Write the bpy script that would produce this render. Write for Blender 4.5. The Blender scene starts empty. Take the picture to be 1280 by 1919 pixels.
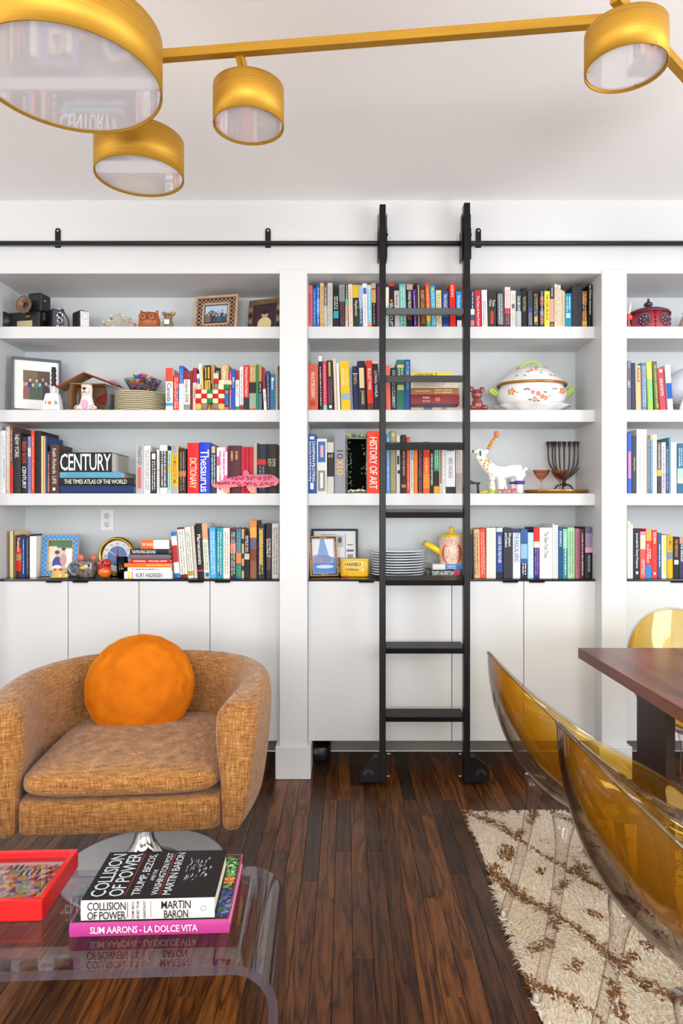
import bpy, math, random
import numpy as np
from mathutils import Vector, Matrix
SC = bpy.context.scene
COL = SC.collection
R = math.radians

# ------------------------------------------------------------ camera, world, light, exposure
CAMY, CAMZ, F, CX, CY = -3.2, 1.245, 1280.0, 648.0, 960.0
cd = bpy.data.cameras.new('camera'); cam = bpy.data.objects.new('camera', cd); COL.objects.link(cam)
cam.location = (0, CAMY, CAMZ); cam.rotation_euler = (R(90), 0, 0)
cd.sensor_fit = 'HORIZONTAL'; cd.sensor_width = 24; cd.lens = 24; cd.shift_x = -8 / 1280; cd.clip_start = .05
SC.camera = cam
SC.view_settings.view_transform = 'Standard'; SC.view_settings.look = 'None'
SC.view_settings.gamma = 1; SC.view_settings.use_curve_mapping = False
SC.view_settings.exposure = -0.22
w = bpy.data.worlds.new('world'); SC.world = w; w.use_nodes = True
w.node_tree.nodes['Background'].inputs[0].default_value = (.86, .92, 1, 1)
w.node_tree.nodes['Background'].inputs[1].default_value = .7

def area(name, loc, rot, sx, sy, power, col):
    l = bpy.data.lights.new(name, 'AREA'); l.shape = 'RECTANGLE'; l.size = sx; l.size_y = sy
    l.energy = power; l.color = col
    o = bpy.data.objects.new(name, l); COL.objects.link(o); o.location = loc; o.rotation_euler = rot
    return o
area('window_daylight', (3.34, -2.8, 1.5), (0, R(108), 0), 1.9, 2.4, 135, (.93, .97, 1))
area('window_daylight', (0.0, -6.68, 1.45), (R(143), 0, 0), 4.4, 1.9, 400, (1, .985, .96))
area('window_daylight', (-3.34, -2.9, 1.45), (0, R(-115), 0), 1.9, 2.0, 60, (1, .97, .92))

def PX(px, d): return (px - CX) * d / F
def PZ(py, d): return CAMZ + (CY - py) * d / F

# ------------------------------------------------------------ materials
def lin(h):
    h = h.lstrip('#'); c = [int(h[i:i + 2], 16) / 255 for i in (0, 2, 4)]
    return tuple(x / 12.92 if x <= .04045 else ((x + .055) / 1.055) ** 2.4 for x in c) + (1,)
MC = {}
def mat(hexc, rough=.5, metal=0, spec=.5, coat=0, bump=0, bscale=60, var=0):
    k = (hexc, rough, metal, spec, coat, bump, bscale, var)
    if k in MC: return MC[k]
    m = bpy.data.materials.new('m_' + hexc.lstrip('#')); m.use_nodes = True
    n = m.node_tree.nodes; L = m.node_tree.links; p = n['Principled BSDF']
    p.inputs['Base Color'].default_value = lin(hexc); p.inputs['Roughness'].default_value = rough
    p.inputs['Metallic'].default_value = metal; p.inputs['Specular IOR Level'].default_value = spec
    p.inputs['Coat Weight'].default_value = coat; p.inputs['Coat Roughness'].default_value = .04
    if bump or var:
        tc = n.new('ShaderNodeTexCoord'); nz = n.new('ShaderNodeTexNoise'); nz.inputs['Scale'].default_value = bscale
        nz.inputs['Detail'].default_value = 4
        L.new(tc.outputs['Object'], nz.inputs['Vector'])
        if bump:
            b = n.new('ShaderNodeBump'); b.inputs['Strength'].default_value = bump; b.inputs['Distance'].default_value = .003
            L.new(nz.outputs['Fac'], b.inputs['Height']); L.new(b.outputs[0], p.inputs['Normal'])
        if var:
            h = n.new('ShaderNodeHueSaturation'); h.inputs['Color'].default_value = lin(hexc)
            mr = n.new('ShaderNodeMapRange'); mr.inputs[1].default_value = .3; mr.inputs[2].default_value = .7
            mr.inputs[3].default_value = 1 - var; mr.inputs[4].default_value = 1 + var
            L.new(nz.outputs['Fac'], mr.inputs[0]); L.new(mr.outputs[0], h.inputs['Value']); L.new(h.outputs[0], p.inputs['Base Color'])
    MC[k] = m; return m

class NG:   # small helper for node graphs
    def __init__(s, name):
        s.m = bpy.data.materials.new(name); s.m.use_nodes = True; s.t = s.m.node_tree; s.p = s.t.nodes['Principled BSDF']
    def n(s, typ, ins=None, **kw):
        x = s.t.nodes.new('ShaderNode' + typ)
        for k, v in kw.items(): setattr(x, k, v)
        for k, v in (ins or {}).items():
            if isinstance(v, bpy.types.NodeSocket): s.t.links.new(v, x.inputs[k])
            else: x.inputs[k].default_value = v
        return x
    def ramp(s, fac, stops):
        x = s.t.nodes.new('ShaderNodeValToRGB'); s.t.links.new(fac, x.inputs[0]); e = x.color_ramp.elements
        while len(e) < len(stops): e.new(.5)
        for i, (p, c) in enumerate(stops): e[i].position = p; e[i].color = lin(c)
        return x.outputs[0]
    def set(s, k, v):
        if isinstance(v, bpy.types.NodeSocket): s.t.links.new(v, s.p.inputs[k])
        else: s.p.inputs[k].default_value = v

WHITE = mat('#d3d4d5', .45, bump=.03, bscale=25)
BACKP = mat('#c6cbce', .55)
CEIL = mat('#fdfbfa', .8, bump=.12, bscale=90)
BLACK = mat('#060608', .4, spec=.3)
SATIN = mat('#0c0c10', .33, spec=.4)
CHROME = mat('#e6e6ea', .08, 1)
STEEL = mat('#b9babd', .3, 1)

def floor_mat():
    g = NG('oak_plank'); oi = g.n('ObjectInfo'); geo = g.n('NewGeometry')
    off = g.n('VectorMath', {0: oi.outputs['Random'], 1: (37, 91, 13)}, operation='MULTIPLY')
    pos = g.n('VectorMath', {0: geo.outputs['Position'], 1: off.outputs[0]}, operation='ADD')
    mp = g.n('Mapping', {'Vector': pos.outputs[0], 'Scale': (16, 1.3, 16)})
    nz = g.n('TexNoise', {'Vector': mp.outputs[0], 'Scale': 1.0, 'Detail': 3, 'Roughness': .5})
    rg = g.n('Math', {0: nz.outputs['Fac'], 1: 15}, operation='MULTIPLY')
    fr = g.n('Math', {0: rg.outputs[0], 1: 1}, operation='PINGPONG')
    mp2 = g.n('Mapping', {'Vector': pos.outputs[0], 'Scale': (420, 12, 420)})
    n2 = g.n('TexNoise', {'Vector': mp2.outputs[0], 'Scale': 1.0, 'Detail': 2})
    base = g.ramp(oi.outputs['Random'], [(0, '#2f2119'), (.04, '#4e2f17'), (.5, '#6a3f1a'), (.85, '#824f22'), (1, '#653c1c')])
    dk = g.ramp(fr.outputs[0], [(0, '#6b5a50'), (.30, '#c8bcb2'), (1, '#ffffff')])
    mx = g.n('Mix', {0: .92, 6: base, 7: dk}, data_type='RGBA', blend_type='MULTIPLY')
    p = g.ramp(n2.outputs['Fac'], [(.36, '#7a6a60'), (.52, '#ffffff')])
    mx2 = g.n('Mix', {0: .55, 6: mx.outputs[2], 7: p}, data_type='RGBA', blend_type='MULTIPLY')
    g.set('Base Color', mx2.outputs[2])
    n3 = g.n('TexNoise', {'Vector': geo.outputs['Position'], 'Scale': 5, 'Detail': 2})
    mr = g.n('MapRange', {0: n3.outputs['Fac'], 1: .3, 2: .7, 3: .26, 4: .4}); g.set('Roughness', mr.outputs[0]); g.set('Specular IOR Level', .35)
    b = g.n('Bump', {'Strength': .25, 'Distance': .001, 'Height': n2.outputs['Fac']}); g.set('Normal', b.outputs[0])
    return g.m
def tweed_mat():
    g = NG('tan_tweed'); tc = g.n('TexCoord')
    mp = g.n('Mapping', {'Vector': tc.outputs['Object'], 'Scale': (330, 330, 620)})
    n1 = g.n('TexNoise', {'Vector': mp.outputs[0], 'Scale': 1, 'Detail': 2})
    mp2 = g.n('Mapping', {'Vector': tc.outputs['Object'], 'Scale': (260, 260, 26)})
    n2 = g.n('TexNoise', {'Vector': mp2.outputs[0], 'Scale': 1, 'Detail': 3})
    mp3 = g.n('Mapping', {'Vector': tc.outputs['Object'], 'Scale': (26, 26, 300)})
    n3 = g.n('TexNoise', {'Vector': mp3.outputs[0], 'Scale': 1, 'Detail': 3})
    a = g.n('Math', {0: n1.outputs['Fac'], 1: n2.outputs['Fac']}, operation='ADD')
    a2 = g.n('Math', {0: a.outputs[0], 1: n3.outputs['Fac']}, operation='ADD')
    a3 = g.n('Math', {0: a2.outputs[0], 1: 3}, operation='DIVIDE')
    g.set('Base Color', g.ramp(a3.outputs[0], [(.36, '#563412'), (.45, '#8d5c2a'), (.54, '#ab7740'), (.63, '#cb9f6e')]))
    g.set('Roughness', .9); g.set('Specular IOR Level', .2); g.set('Sheen Weight', .25)
    b = g.n('Bump', {'Strength': .9, 'Distance': .003, 'Height': a3.outputs[0]}); g.set('Normal', b.outputs[0])
    return g.m
def velvet_mat():
    g = NG('orange_velvet'); tc = g.n('TexCoord')
    mp = g.n('Mapping', {'Vector': tc.outputs['Object'], 'Scale': (9, 9, 60), 'Rotation': (0, .6, 0)})
    n1 = g.n('TexNoise', {'Vector': mp.outputs[0], 'Scale': 1, 'Detail': 4})
    g.set('Base Color', g.ramp(n1.outputs['Fac'], [(.3, '#b25a02'), (.7, '#d0720a')]))
    g.set('Roughness', .85); g.set('Sheen Weight', .4); g.set('Sheen Tint', lin('#ffb040')); g.set('Specular IOR Level', .15)
    n2 = g.n('TexNoise', {'Vector': tc.outputs['Object'], 'Scale': 600, 'Detail': 1})
    b = g.n('Bump', {'Strength': .3, 'Distance': .001, 'Height': n2.outputs['Fac']}); g.set('Normal', b.outputs[0])
    return g.m
def brass_mat():
    g = NG('brushed_brass'); tc = g.n('TexCoord')
    mp = g.n('Mapping', {'Vector': tc.outputs['Object'], 'Scale': (4, 4, 420)})
    n1 = g.n('TexNoise', {'Vector': mp.outputs[0], 'Scale': 1, 'Detail': 3})
    g.set('Base Color', g.ramp(n1.outputs['Fac'], [(.3, '#b98727'), (.7, '#c99a36')]))
    g.set('Metallic', .65); g.set('Roughness', .5); g.set('Anisotropic', .4)
    return g.m
def wood_mat(name, cols, scale=(3, 60, 60), rough=.3, rot=(0, 0, 0)):
    g = NG(name); tc = g.n('TexCoord')
    mp = g.n('Mapping', {'Vector': tc.outputs['Object'], 'Scale': scale, 'Rotation': rot})
    n1 = g.n('TexNoise', {'Vector': mp.outputs[0], 'Scale': 1, 'Detail': 5, 'Distortion': .6})
    g.set('Base Color', g.ramp(n1.outputs['Fac'], [(.3, cols[0]), (.5, cols[1]), (.7, cols[2])])); g.set('Roughness', rough)
    return g.m
def clear_mat(name, face, edge, ior=1.49, rough=.02, gl=1.0, pw=1.6, body=0, bodyc='#ffffff'):
    """thin acrylic: what passes is tinted more where the sheet is seen edge-on, plus a fresnel reflection"""
    m = bpy.data.materials.new(name); m.use_nodes = True; t = m.node_tree; N = t.nodes; L = t.links
    N.remove(N['Principled BSDF']); out = N['Material Output']
    lw = N.new('ShaderNodeLayerWeight'); lw.inputs[0].default_value = .5
    po = N.new('ShaderNodeMath'); po.operation = 'POWER'; po.inputs[1].default_value = pw; L.new(lw.outputs['Facing'], po.inputs[0])
    mx = N.new('ShaderNodeMix'); mx.data_type = 'RGBA'; mx.inputs[6].default_value = lin(face); mx.inputs[7].default_value = lin(edge)
    L.new(po.outputs[0], mx.inputs[0])
    tr = N.new('ShaderNodeBsdfTransparent'); L.new(mx.outputs[2], tr.inputs[0])
    go = N.new('ShaderNodeBsdfGlossy'); go.inputs['Roughness'].default_value = rough
    p5 = N.new('ShaderNodeMath'); p5.operation = 'POWER'; p5.inputs[1].default_value = 5; L.new(lw.outputs['Facing'], p5.inputs[0])
    f0 = ((ior - 1) / (ior + 1)) ** 2
    fm = N.new('ShaderNodeMath'); fm.operation = 'MULTIPLY_ADD'; fm.inputs[1].default_value = (1 - f0) * gl * .8; fm.inputs[2].default_value = f0 * gl; fm.use_clamp = True
    L.new(p5.outputs[0], fm.inputs[0])
    ms = N.new('ShaderNodeMixShader'); L.new(fm.outputs[0], ms.inputs[0]); L.new(tr.outputs[0], ms.inputs[1]); L.new(go.outputs[0], ms.inputs[2])
    last = ms.outputs[0]
    if body:      # cloudiness of the moulded plastic itself
        df = N.new('ShaderNodeBsdfDiffuse'); df.inputs[0].default_value = lin(bodyc); tl = N.new('ShaderNodeBsdfTranslucent'); tl.inputs[0].default_value = lin(bodyc)
        m1 = N.new('ShaderNodeMixShader'); m1.inputs[0].default_value = .5; L.new(df.outputs[0], m1.inputs[1]); L.new(tl.outputs[0], m1.inputs[2])
        m2 = N.new('ShaderNodeMixShader'); m2.inputs[0].default_value = body; L.new(last, m2.inputs[1]); L.new(m1.outputs[0], m2.inputs[2]); last = m2.outputs[0]
    L.new(last, out.inputs['Surface'])
    return m
M_FLOOR = floor_mat(); M_TWEED = tweed_mat(); M_VELVET = velvet_mat(); M_BRASS = brass_mat()
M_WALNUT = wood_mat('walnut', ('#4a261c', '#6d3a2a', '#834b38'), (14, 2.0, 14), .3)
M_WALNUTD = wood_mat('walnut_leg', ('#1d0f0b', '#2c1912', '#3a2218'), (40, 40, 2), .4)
M_CLEAR = clear_mat('clear_acrylic', '#fcfafc', '#cfc8cf', gl=1.8)
M_ROD = clear_mat('clear_acrylic_rod', '#fbf8f8', '#8e8486', gl=1.2, pw=2.6)
M_SHELLC = clear_mat('clear_shell', '#fefcfa', '#c8bdb2', gl=1.0, pw=2.2)
M_AMBER = clear_mat('amber_shell', '#fff8d0', '#ffdf5c', gl=1.5, pw=1.1, body=.08, bodyc='#f2b408')
M_TINT = clear_mat('lilac_acrylic_edge', '#d9cfdc', '#b8acbe', gl=2.4, rough=.1, body=.16, bodyc='#b3a6b8')
M_GLASS = clear_mat('thin_glass', '#f3f7f7', '#aab4b6')
M_PINKG = clear_mat('pink_glass', '#fce9e0', '#e09a7c')
M_COBALT = clear_mat('cobalt_glass', '#2a2f8a', '#0d0f40')

# ------------------------------------------------------------ mesh builder
class MB:
    def __init__(s): s.v = []; s.f = []; s.mi = []; s.sm = []; s.mats = []; s.M = None
    def _m(s, m):
        if m not in s.mats: s.mats.append(m)
        return s.mats.index(m)
    def add(s, vs, fs, m, smooth=False, M=None):
        b = len(s.v); T = M if M is not None else s.M
        if T is not None: vs = [tuple(T @ Vector(v)) for v in vs]
        s.v += [tuple(v) for v in vs]; k = s._m(m)
        for f in fs: s.f.append([b + i for i in f]); s.mi.append(k); s.sm.append(smooth)
        return s
    def box(s, x0, x1, y0, y1, z0, z1, m, bev=0, M=None):
        if not bev:
            vs = [(x, y, z) for x in (x0, x1) for y in (y0, y1) for z in (z0, z1)]
            fs = [(0, 1, 3, 2), (4, 6, 7, 5), (0, 4, 5, 1), (2, 3, 7, 6), (0, 2, 6, 4), (1, 5, 7, 3)]
            return s.add(vs, fs, m, False, M)
        c = ((x0 + x1) / 2, (y0 + y1) / 2, (z0 + z1) / 2); h = ((x1 - x0) / 2, (y1 - y0) / 2, (z1 - z0) / 2)
        bev = min(bev, *(a * .49 for a in h)); vs = []; idx = {}
        for sx in (-1, 1):
            for sy in (-1, 1):
                for sz in (-1, 1):
                    for a in range(3):
                        sg = (sx, sy, sz); q = [h[i] - (bev if i != a else 0) for i in range(3)]
                        idx[(sx, sy, sz, a)] = len(vs); vs.append(tuple(c[i] + sg[i] * q[i] for i in range(3)))
        fs = []
        for a in range(3):
            b, d = [i for i in range(3) if i != a]
            for sa in (-1, 1):
                r = []
                for p, q in ((-1, -1), (1, -1), (1, 1), (-1, 1)):
                    sg = [0, 0, 0]; sg[a] = sa; sg[b] = p; sg[d] = q; r.append(idx[(*sg, a)])
                fs.append(r)
        for a in range(3):
            b, d = [i for i in range(3) if i != a]
            for sb in (-1, 1):
                for sd in (-1, 1):
                    def g(sa, ax):
                        sg = [0, 0, 0]; sg[a] = sa; sg[b] = sb; sg[d] = sd; return idx[(*sg, ax)]
                    fs.append([g(-1, b), g(1, b), g(1, d), g(-1, d)])
        for sx in (-1, 1):
            for sy in (-1, 1):
                for sz in (-1, 1): fs.append([idx[(sx, sy, sz, a)] for a in range(3)])
        return s.add(vs, fs, m, False, M)
    def grid(s, rows, m, closed_u=False, closed_v=False, smooth=True, M=None, caps=False):
        nu = len(rows); nv = len(rows[0]); vs = [p for r in rows for p in r]; fs = []
        for i in range(nu if closed_u else nu - 1):
            for j in range(nv if closed_v else nv - 1):
                a = i * nv + j; b = i * nv + (j + 1) % nv; c = ((i + 1) % nu) * nv + (j + 1) % nv; d = ((i + 1) % nu) * nv + j
                fs.append((a, b, c, d))
        if caps: fs.append(list(range(nv))[::-1]); fs.append([(nu - 1) * nv + j for j in range(nv)])
        return s.add(vs, fs, m, smooth, M)
    def lathe(s, prof, m, n=24, c=(0, 0, 0), M=None, smooth=True, sx=1, sy=1):
        rows = [[(c[0] + r * sx * math.cos(2 * math.pi * j / n), c[1] + r * sy * math.sin(2 * math.pi * j / n), c[2] + z) for j in range(n)] for r, z in prof]
        return s.grid(rows, m, closed_v=True, smooth=smooth, M=M)
    def tube(s, pts, rad, m, n=8, M=None, closed=False, smooth=True):
        pts = [Vector(p) for p in pts]; k = len(pts)
        if not isinstance(rad, (list, tuple)): rad = [rad] * k
        rows = []; prev = None
        for i, p in enumerate(pts):
            if closed: t = pts[(i + 1) % k] - pts[i - 1]
            else: t = pts[min(i + 1, k - 1)] - pts[max(i - 1, 0)]
            t.normalize()
            if prev is None: u = t.orthogonal().normalized()
            else: u = (prev - t * prev.dot(t)); u = u.normalized() if u.length > 1e-6 else t.orthogonal().normalized()
            prev = u; w = t.cross(u)
            rows.append([tuple(p + (u * math.cos(2 * math.pi * j / n) + w * math.sin(2 * math.pi * j / n)) * rad[i]) for j in range(n)])
        return s.grid(rows, m, closed_u=closed, closed_v=True, smooth=smooth, M=M, caps=not closed)
    def ball(s, c, r, m, nu=10, nv=14, M=None, e1=1, e2=1, fn=None):
        if not isinstance(r, (list, tuple)): r = (r, r, r)
        def pw(a, e): return math.copysign(abs(a) ** e, a)
        rows = []
        for i in range(nu + 1):
            ph = -math.pi / 2 + math.pi * i / nu; row = []
            for j in range(nv):
                th = 2 * math.pi * j / nv
                x = pw(math.cos(ph), e1) * pw(math.cos(th), e2); y = pw(math.cos(ph), e1) * pw(math.sin(th), e2); z = pw(math.sin(ph), e1)
                if fn: x, y, z = fn(x, y, z)
                row.append((c[0] + r[0] * x, c[1] + r[1] * y, c[2] + r[2] * z))
            rows.append(row)
        return s.grid(rows, m, closed_v=True, M=M)
    def prism(s, poly, y0, y1, m, M=None, smooth=False):   # polygon in x,z extruded along y
        n = len(poly); vs = [(x, y0, z) for x, z in poly] + [(x, y1, z) for x, z in poly]
        fs = [list(range(n)), list(range(2 * n - 1, n - 1, -1))] + [(i, i + n, (i + 1) % n + n, (i + 1) % n) for i in range(n)]
        return s.add(vs, fs, m, smooth, M)
    def art(s, shapes, x0, z0, w, h, y, M=None, rough=.5):   # flat print on a real flat surface facing -y
        e = .0003
        for k, sh in enumerate(shapes):
            yy = y - e * (k * .4 + 1); t = sh[0]; m = mat(sh[-1], rough)
            if t == 'r': q = [(sh[1], sh[2]), (sh[3], sh[2]), (sh[3], sh[4]), (sh[1], sh[4])]
            elif t == 'e': q = [(sh[1] + sh[3] * math.cos(a * math.pi / 8), sh[2] + sh[4] * math.sin(a * math.pi / 8)) for a in range(16)]
            else: q = sh[1]
            s.add([(x0 + a * w, yy, z0 + b * h) for a, b in q], [list(range(len(q)))], m, False, M)
        return s
    def text(s, st, m, fit, M, mx=2.2):   # fit = (width,height) box centred at origin in local x,y plane; M places it
        vs, fs = glyphs(st)
        sx = fit[0]; sy = fit[1]; asp = glyph_aspect(st)
        if sx / sy > asp * 1.25: sx = sy * asp * 1.25
        if sy > sx / asp * mx: sy = sx / asp * mx
        return s.add([((x - .5) * sx, (y - .5) * sy, 0) for x, y in vs], fs, m, False, M)
    def build(s, name, parent=None, loc=None, rot=None, kind=None, voxel=0, sub=0, smooth_it=0):
        me = bpy.data.meshes.new(name); me.from_pydata(s.v, [], s.f)
        for m in s.mats: me.materials.append(m)
        me.polygons.foreach_set('material_index', s.mi); me.polygons.foreach_set('use_smooth', s.sm); me.update()
        o = bpy.data.objects.new(name, me); COL.objects.link(o)
        if parent: o.parent = parent
        if loc: o.location = loc
        if rot: o.rotation_euler = rot
        if kind: o['kind'] = kind
        if voxel:
            md = o.modifiers.new('r', 'REMESH'); md.mode = 'VOXEL'; md.voxel_size = voxel; md.use_smooth_shade = True
            if smooth_it: q = o.modifiers.new('s', 'SMOOTH'); q.factor = .5; q.iterations = smooth_it
        if sub: q = o.modifiers.new('sub', 'SUBSURF'); q.levels = sub; q.render_levels = sub
        return o
GL = {}
def glyphs(st):
    if st in GL: return GL[st][:2]
    cu = bpy.data.curves.new('t', 'FONT'); cu.body = st; cu.resolution_u = 2; cu.space_character = .92; cu.offset = .005
    ob = bpy.data.objects.new('t', cu); me = bpy.data.meshes.new_from_object(ob)
    vs = [(v.co.x, v.co.y) for v in me.vertices]; fs = [list(p.vertices) for p in me.polygons]
    x0 = min(v[0] for v in vs); x1 = max(v[0] for v in vs); y0 = min(v[1] for v in vs); y1 = max(v[1] for v in vs)
    GL[st] = ([((x - x0) / (x1 - x0), (y - y0) / (y1 - y0)) for x, y in vs], fs, (x1 - x0) / (y1 - y0))
    bpy.data.objects.remove(ob); bpy.data.meshes.remove(me); bpy.data.curves.remove(cu)
    return GL[st][:2]
def glyph_aspect(st): glyphs(st); return GL[st][2]
TF = Matrix(((1, 0, 0, 0), (0, 0, -1, 0), (0, 1, 0, 0), (0, 0, 0, 1)))      # local xy -> xz facing -y
def T(x, y, z): return Matrix.Translation((x, y, z))
TV = Matrix(((0, 1, 0, 0), (0, 0, -1, 0), (-1, 0, 0, 0), (0, 0, 0, 1)))     # text running down a spine, facing -y

def thing(name, label, cat, loc=(0, 0, 0), rot=(0, 0, 0), group=None):
    o = bpy.data.objects.new(name, None); COL.objects.link(o); o.location = loc; o.rotation_euler = rot; o.empty_display_size = .05
    o['label'] = label; o['category'] = cat
    if group: o['group'] = group
    return o
def struct(o): o['kind'] = 'structure'; return o
def smoothpts(pts, k=6, closed=False):
    P = [Vector(p) for p in pts]; n = len(P); out = []
    for i in range(n if closed else n - 1):
        a = P[(i - 1) % n] if closed or i > 0 else P[0]; b = P[i]; c = P[(i + 1) % n]; d = P[(i + 2) % n] if closed or i + 2 < n else P[-1]
        for j in range(k):
            t = j / k
            out.append(.5 * ((2 * b) + (-a + c) * t + (2 * a - 5 * b + 4 * c - d) * t * t + (-a + 3 * b - 3 * c + d) * t ** 3))
    if not closed: out.append(P[-1])
    return out

# ------------------------------------------------------------ the room
XL, XR, YR, ZC = -3.4, 3.4, -6.75, 2.705
D = lambda d: d - 3.2       # depth from the camera -> world y
SB, SF = D(3.563), D(3.282) # back panel, shelf fronts
rnd = random.Random(5)
fl = thing('floor', 'x', 'x'); del fl['label'], fl['category']; fl['kind'] = 'structure'
MB().box(XL, XR, YR, .37, -.05, -.013, mat('#241710', .6)).build('subfloor', fl)
PW = .057
lens = [.45, .6, .75, .9, 1.05, 1.25]; PM = {}
for L_ in lens:
    b = MB().box(-PW / 2 + .0004, PW / 2 - .0004, 0, L_ - .0008, -.013, 0, M_FLOOR, .0009); PM[L_] = b.build('plank', fl)
used = set(); stuffp = MB(); cnt = 0
for i in range(int((XR - XL) / PW)):      # board columns running towards the shelves
    x = XL + PW * (i + .5); yy = .355
    while yy > YR:
        L_ = rnd.choice(lens); ys = yy - L_; dn = yy + 3.2
        if dn > 1.55 and abs(x) < dn * .53 + .03 and cnt < 292:
            if L_ not in used: o = PM[L_]; used.add(L_)
            else: o = PM[L_].copy(); COL.objects.link(o)
            o.location = (x, ys, 0); cnt += 1
        else: stuffp.box(x - PW / 2 + .0004, x + PW / 2 - .0004, max(ys, YR), yy - .0008, -.013, 0, M_FLOOR)
        yy = ys
o = stuffp.build('plank_field', fl, kind='stuff')

def hole_wall(name, axis, c, a0, a1, holes):
    """wall box lying in plane axis=c, spanning a0..a1, with window openings (a,b,z0,z1)"""
    b = MB(); t = .12
    def bx(p, q, z0, z1):
        if q - p < 1e-4: return
        if axis == 'x': b.box(c, c + (t if c > 0 else -t), p, q, z0, z1, WHITE) if c > 0 else b.box(c - t, c, p, q, z0, z1, WHITE)
        else: b.box(p, q, c - t, c, z0, z1, WHITE)
    p = a0
    for (u, v, z0, z1) in holes:
        bx(p, u, 0, ZC); bx(u, v, 0, z0); bx(u, v, z1, ZC); p = v
    bx(p, a1, 0, ZC)
    struct(b.build(name))
hole_wall('wall_right', 'x', XR, YR, .37, [(-4.0, -1.6, .5, 2.4)])
hole_wall('wall_left', 'x', XL, YR, .37, [(-3.9, -1.9, .5, 2.4)])
hole_wall('wall_rear', 'y', YR, XL, XR, [(-2.2, 2.2, .5, 2.4)])
struct(MB().box(XL, XR, YR, .37, ZC, ZC + .1, CEIL).build('ceiling'))
for i, (ax, c, u, v) in enumerate((('x', XR, -4.0, -1.6), ('x', XL, -3.9, -1.9), ('y', YR, -2.2, 2.2))):
    t = thing('window_%d' % (i + 1), 'x', 'x'); del t['label'], t['category']; t['kind'] = 'structure'
    b = MB(); nn = 2 if i < 2 else 4
    for k in range(nn + 1):
        q = u + (v - u) * k / nn
        a = (c + (.05 if c > 0 else -.09), c + (.09 if c > 0 else -.05))
        if ax == 'x': b.box(a[0], a[1], q - .025, q + .025, .5, 2.4, WHITE)
        else: b.box(q - .025, q + .025, c - .09, c - .05, .5, 2.4, WHITE)
    for z in (.5, 1.45, 2.36):
        if ax == 'x': b.box(a[0], a[1], u, v, z, z + .04, WHITE)
        else: b.box(u, v, c - .09, c - .05, z, z + .04, WHITE)
    b.build('window_frame', t)

# wall above the shelves, pillars, bays
HB = PZ(513, 3.2)
struct(MB().box(XL, XR, 0, .37, HB, ZC, WHITE).build('wall_back'))
struct(MB().box(XL, XR, .363, .42, .15, HB, BACKP).build('wall_back_panel'))
struct(MB().box(XL, XR, .363, .42, 0, .15, mat('#8d857c', .6)).build('wall_back_low_shade'))  # foot of the back wall, shade under the floating cabinets painted as taupe
PIL = [(-1.80, -1.673), (-.31, -.181), (1.1975, 1.316), (2.70, 2.83)]
for i, (a, b_) in enumerate(PIL):
    t = thing('trim_%d' % (i + 1), 'x', 'x'); del t['label'], t['category']; t['kind'] = 'structure'
    MB().box(a, b_, -.004, .363, .0, HB + .02, WHITE, .002).build('pilaster', t)
    MB().box(a - .018, b_ + .018, -.022, .363, 0, .152, WHITE, .003).build('plinth_block', t)
BAYS = [(PIL[0][1], PIL[1][0], 'left'), (PIL[1][1], PIL[2][0], 'middle'), (PIL[2][1], PIL[3][0], 'right')]
ST = [PZ(612.3, 3.282), PZ(768.4, 3.282), PZ(925.2, 3.282)]; SBt = [PZ(634.6, 3.282), PZ(791, 3.282), PZ(947.6, 3.282)]
CT = PZ(1085.6, 3.275)
DARK = mat('#3a3836', .5); TOPM = mat('#17171a', .12)
for bi, (a, b_, nm) in enumerate(BAYS):
    t = thing('built_in_bookcase', {'left': 'white built-in bookcase of three thick shelves behind the tan armchair', 'middle': 'white built-in bookcase of three thick shelves behind the black ladder', 'right': 'white built-in bookcase of three thick shelves above the far amber chair'}[nm], 'bookcase', ((a + b_) / 2, 0, 0))
    hw = (b_ - a) / 2
    for k in range(3): MB().box(-hw, hw, SF, .362, SBt[k], ST[k], WHITE, .0015).build('shelf', t)
    cb = thing('base_cabinet', {'left': 'white four-door base cabinet behind the tan armchair', 'middle': 'white four-door base cabinet behind the black ladder', 'right': 'white base cabinet behind the dining table'}[nm], 'cabinet', ((a + b_) / 2, 0, 0))
    MB().box(-hw + .006, hw - .003, SF + .02, .36, .15, CT - .009, mat('#8f8b86', .6)).build('body', cb)
    e0 = -hw; dw = 2 * hw / 4 if bi != 1 else .3455
    if bi == 1: e0 = -hw + .001
    for k in range(4):
        x0 = e0 + k * dw; x1 = x0 + dw - .0032
        d_ = MB().box(x0, x1, SF - .002, SF + .018, .146, CT - .0115, WHITE, .0012).build('door', cb)
        hx0, hx1 = ((x1 - .10, x1 - .028) if k % 2 == 0 else (x0 + .024, x0 + .096))
        MB().box(hx0, hx1, SF - .012, SF + .004, CT - .0135, CT - .0105, DARK).box(hx0, hx1, SF - .012, SF - .009, CT - .018, CT - .0105, DARK).build('handle', d_)
    if bi == 1: MB().box(e0 + 4 * dw, hw, SF + .004, SF + .02, .15, CT - .01, DARK).build('filler', cb)
    o = MB().box(a + .001, b_ - .001, SF - .008, .362, CT - .009, CT, TOPM, .001).build('countertop')
    o['label'] = 'thin glossy black countertop on the %s base cabinet' % nm; o['category'] = 'countertop'
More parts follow.
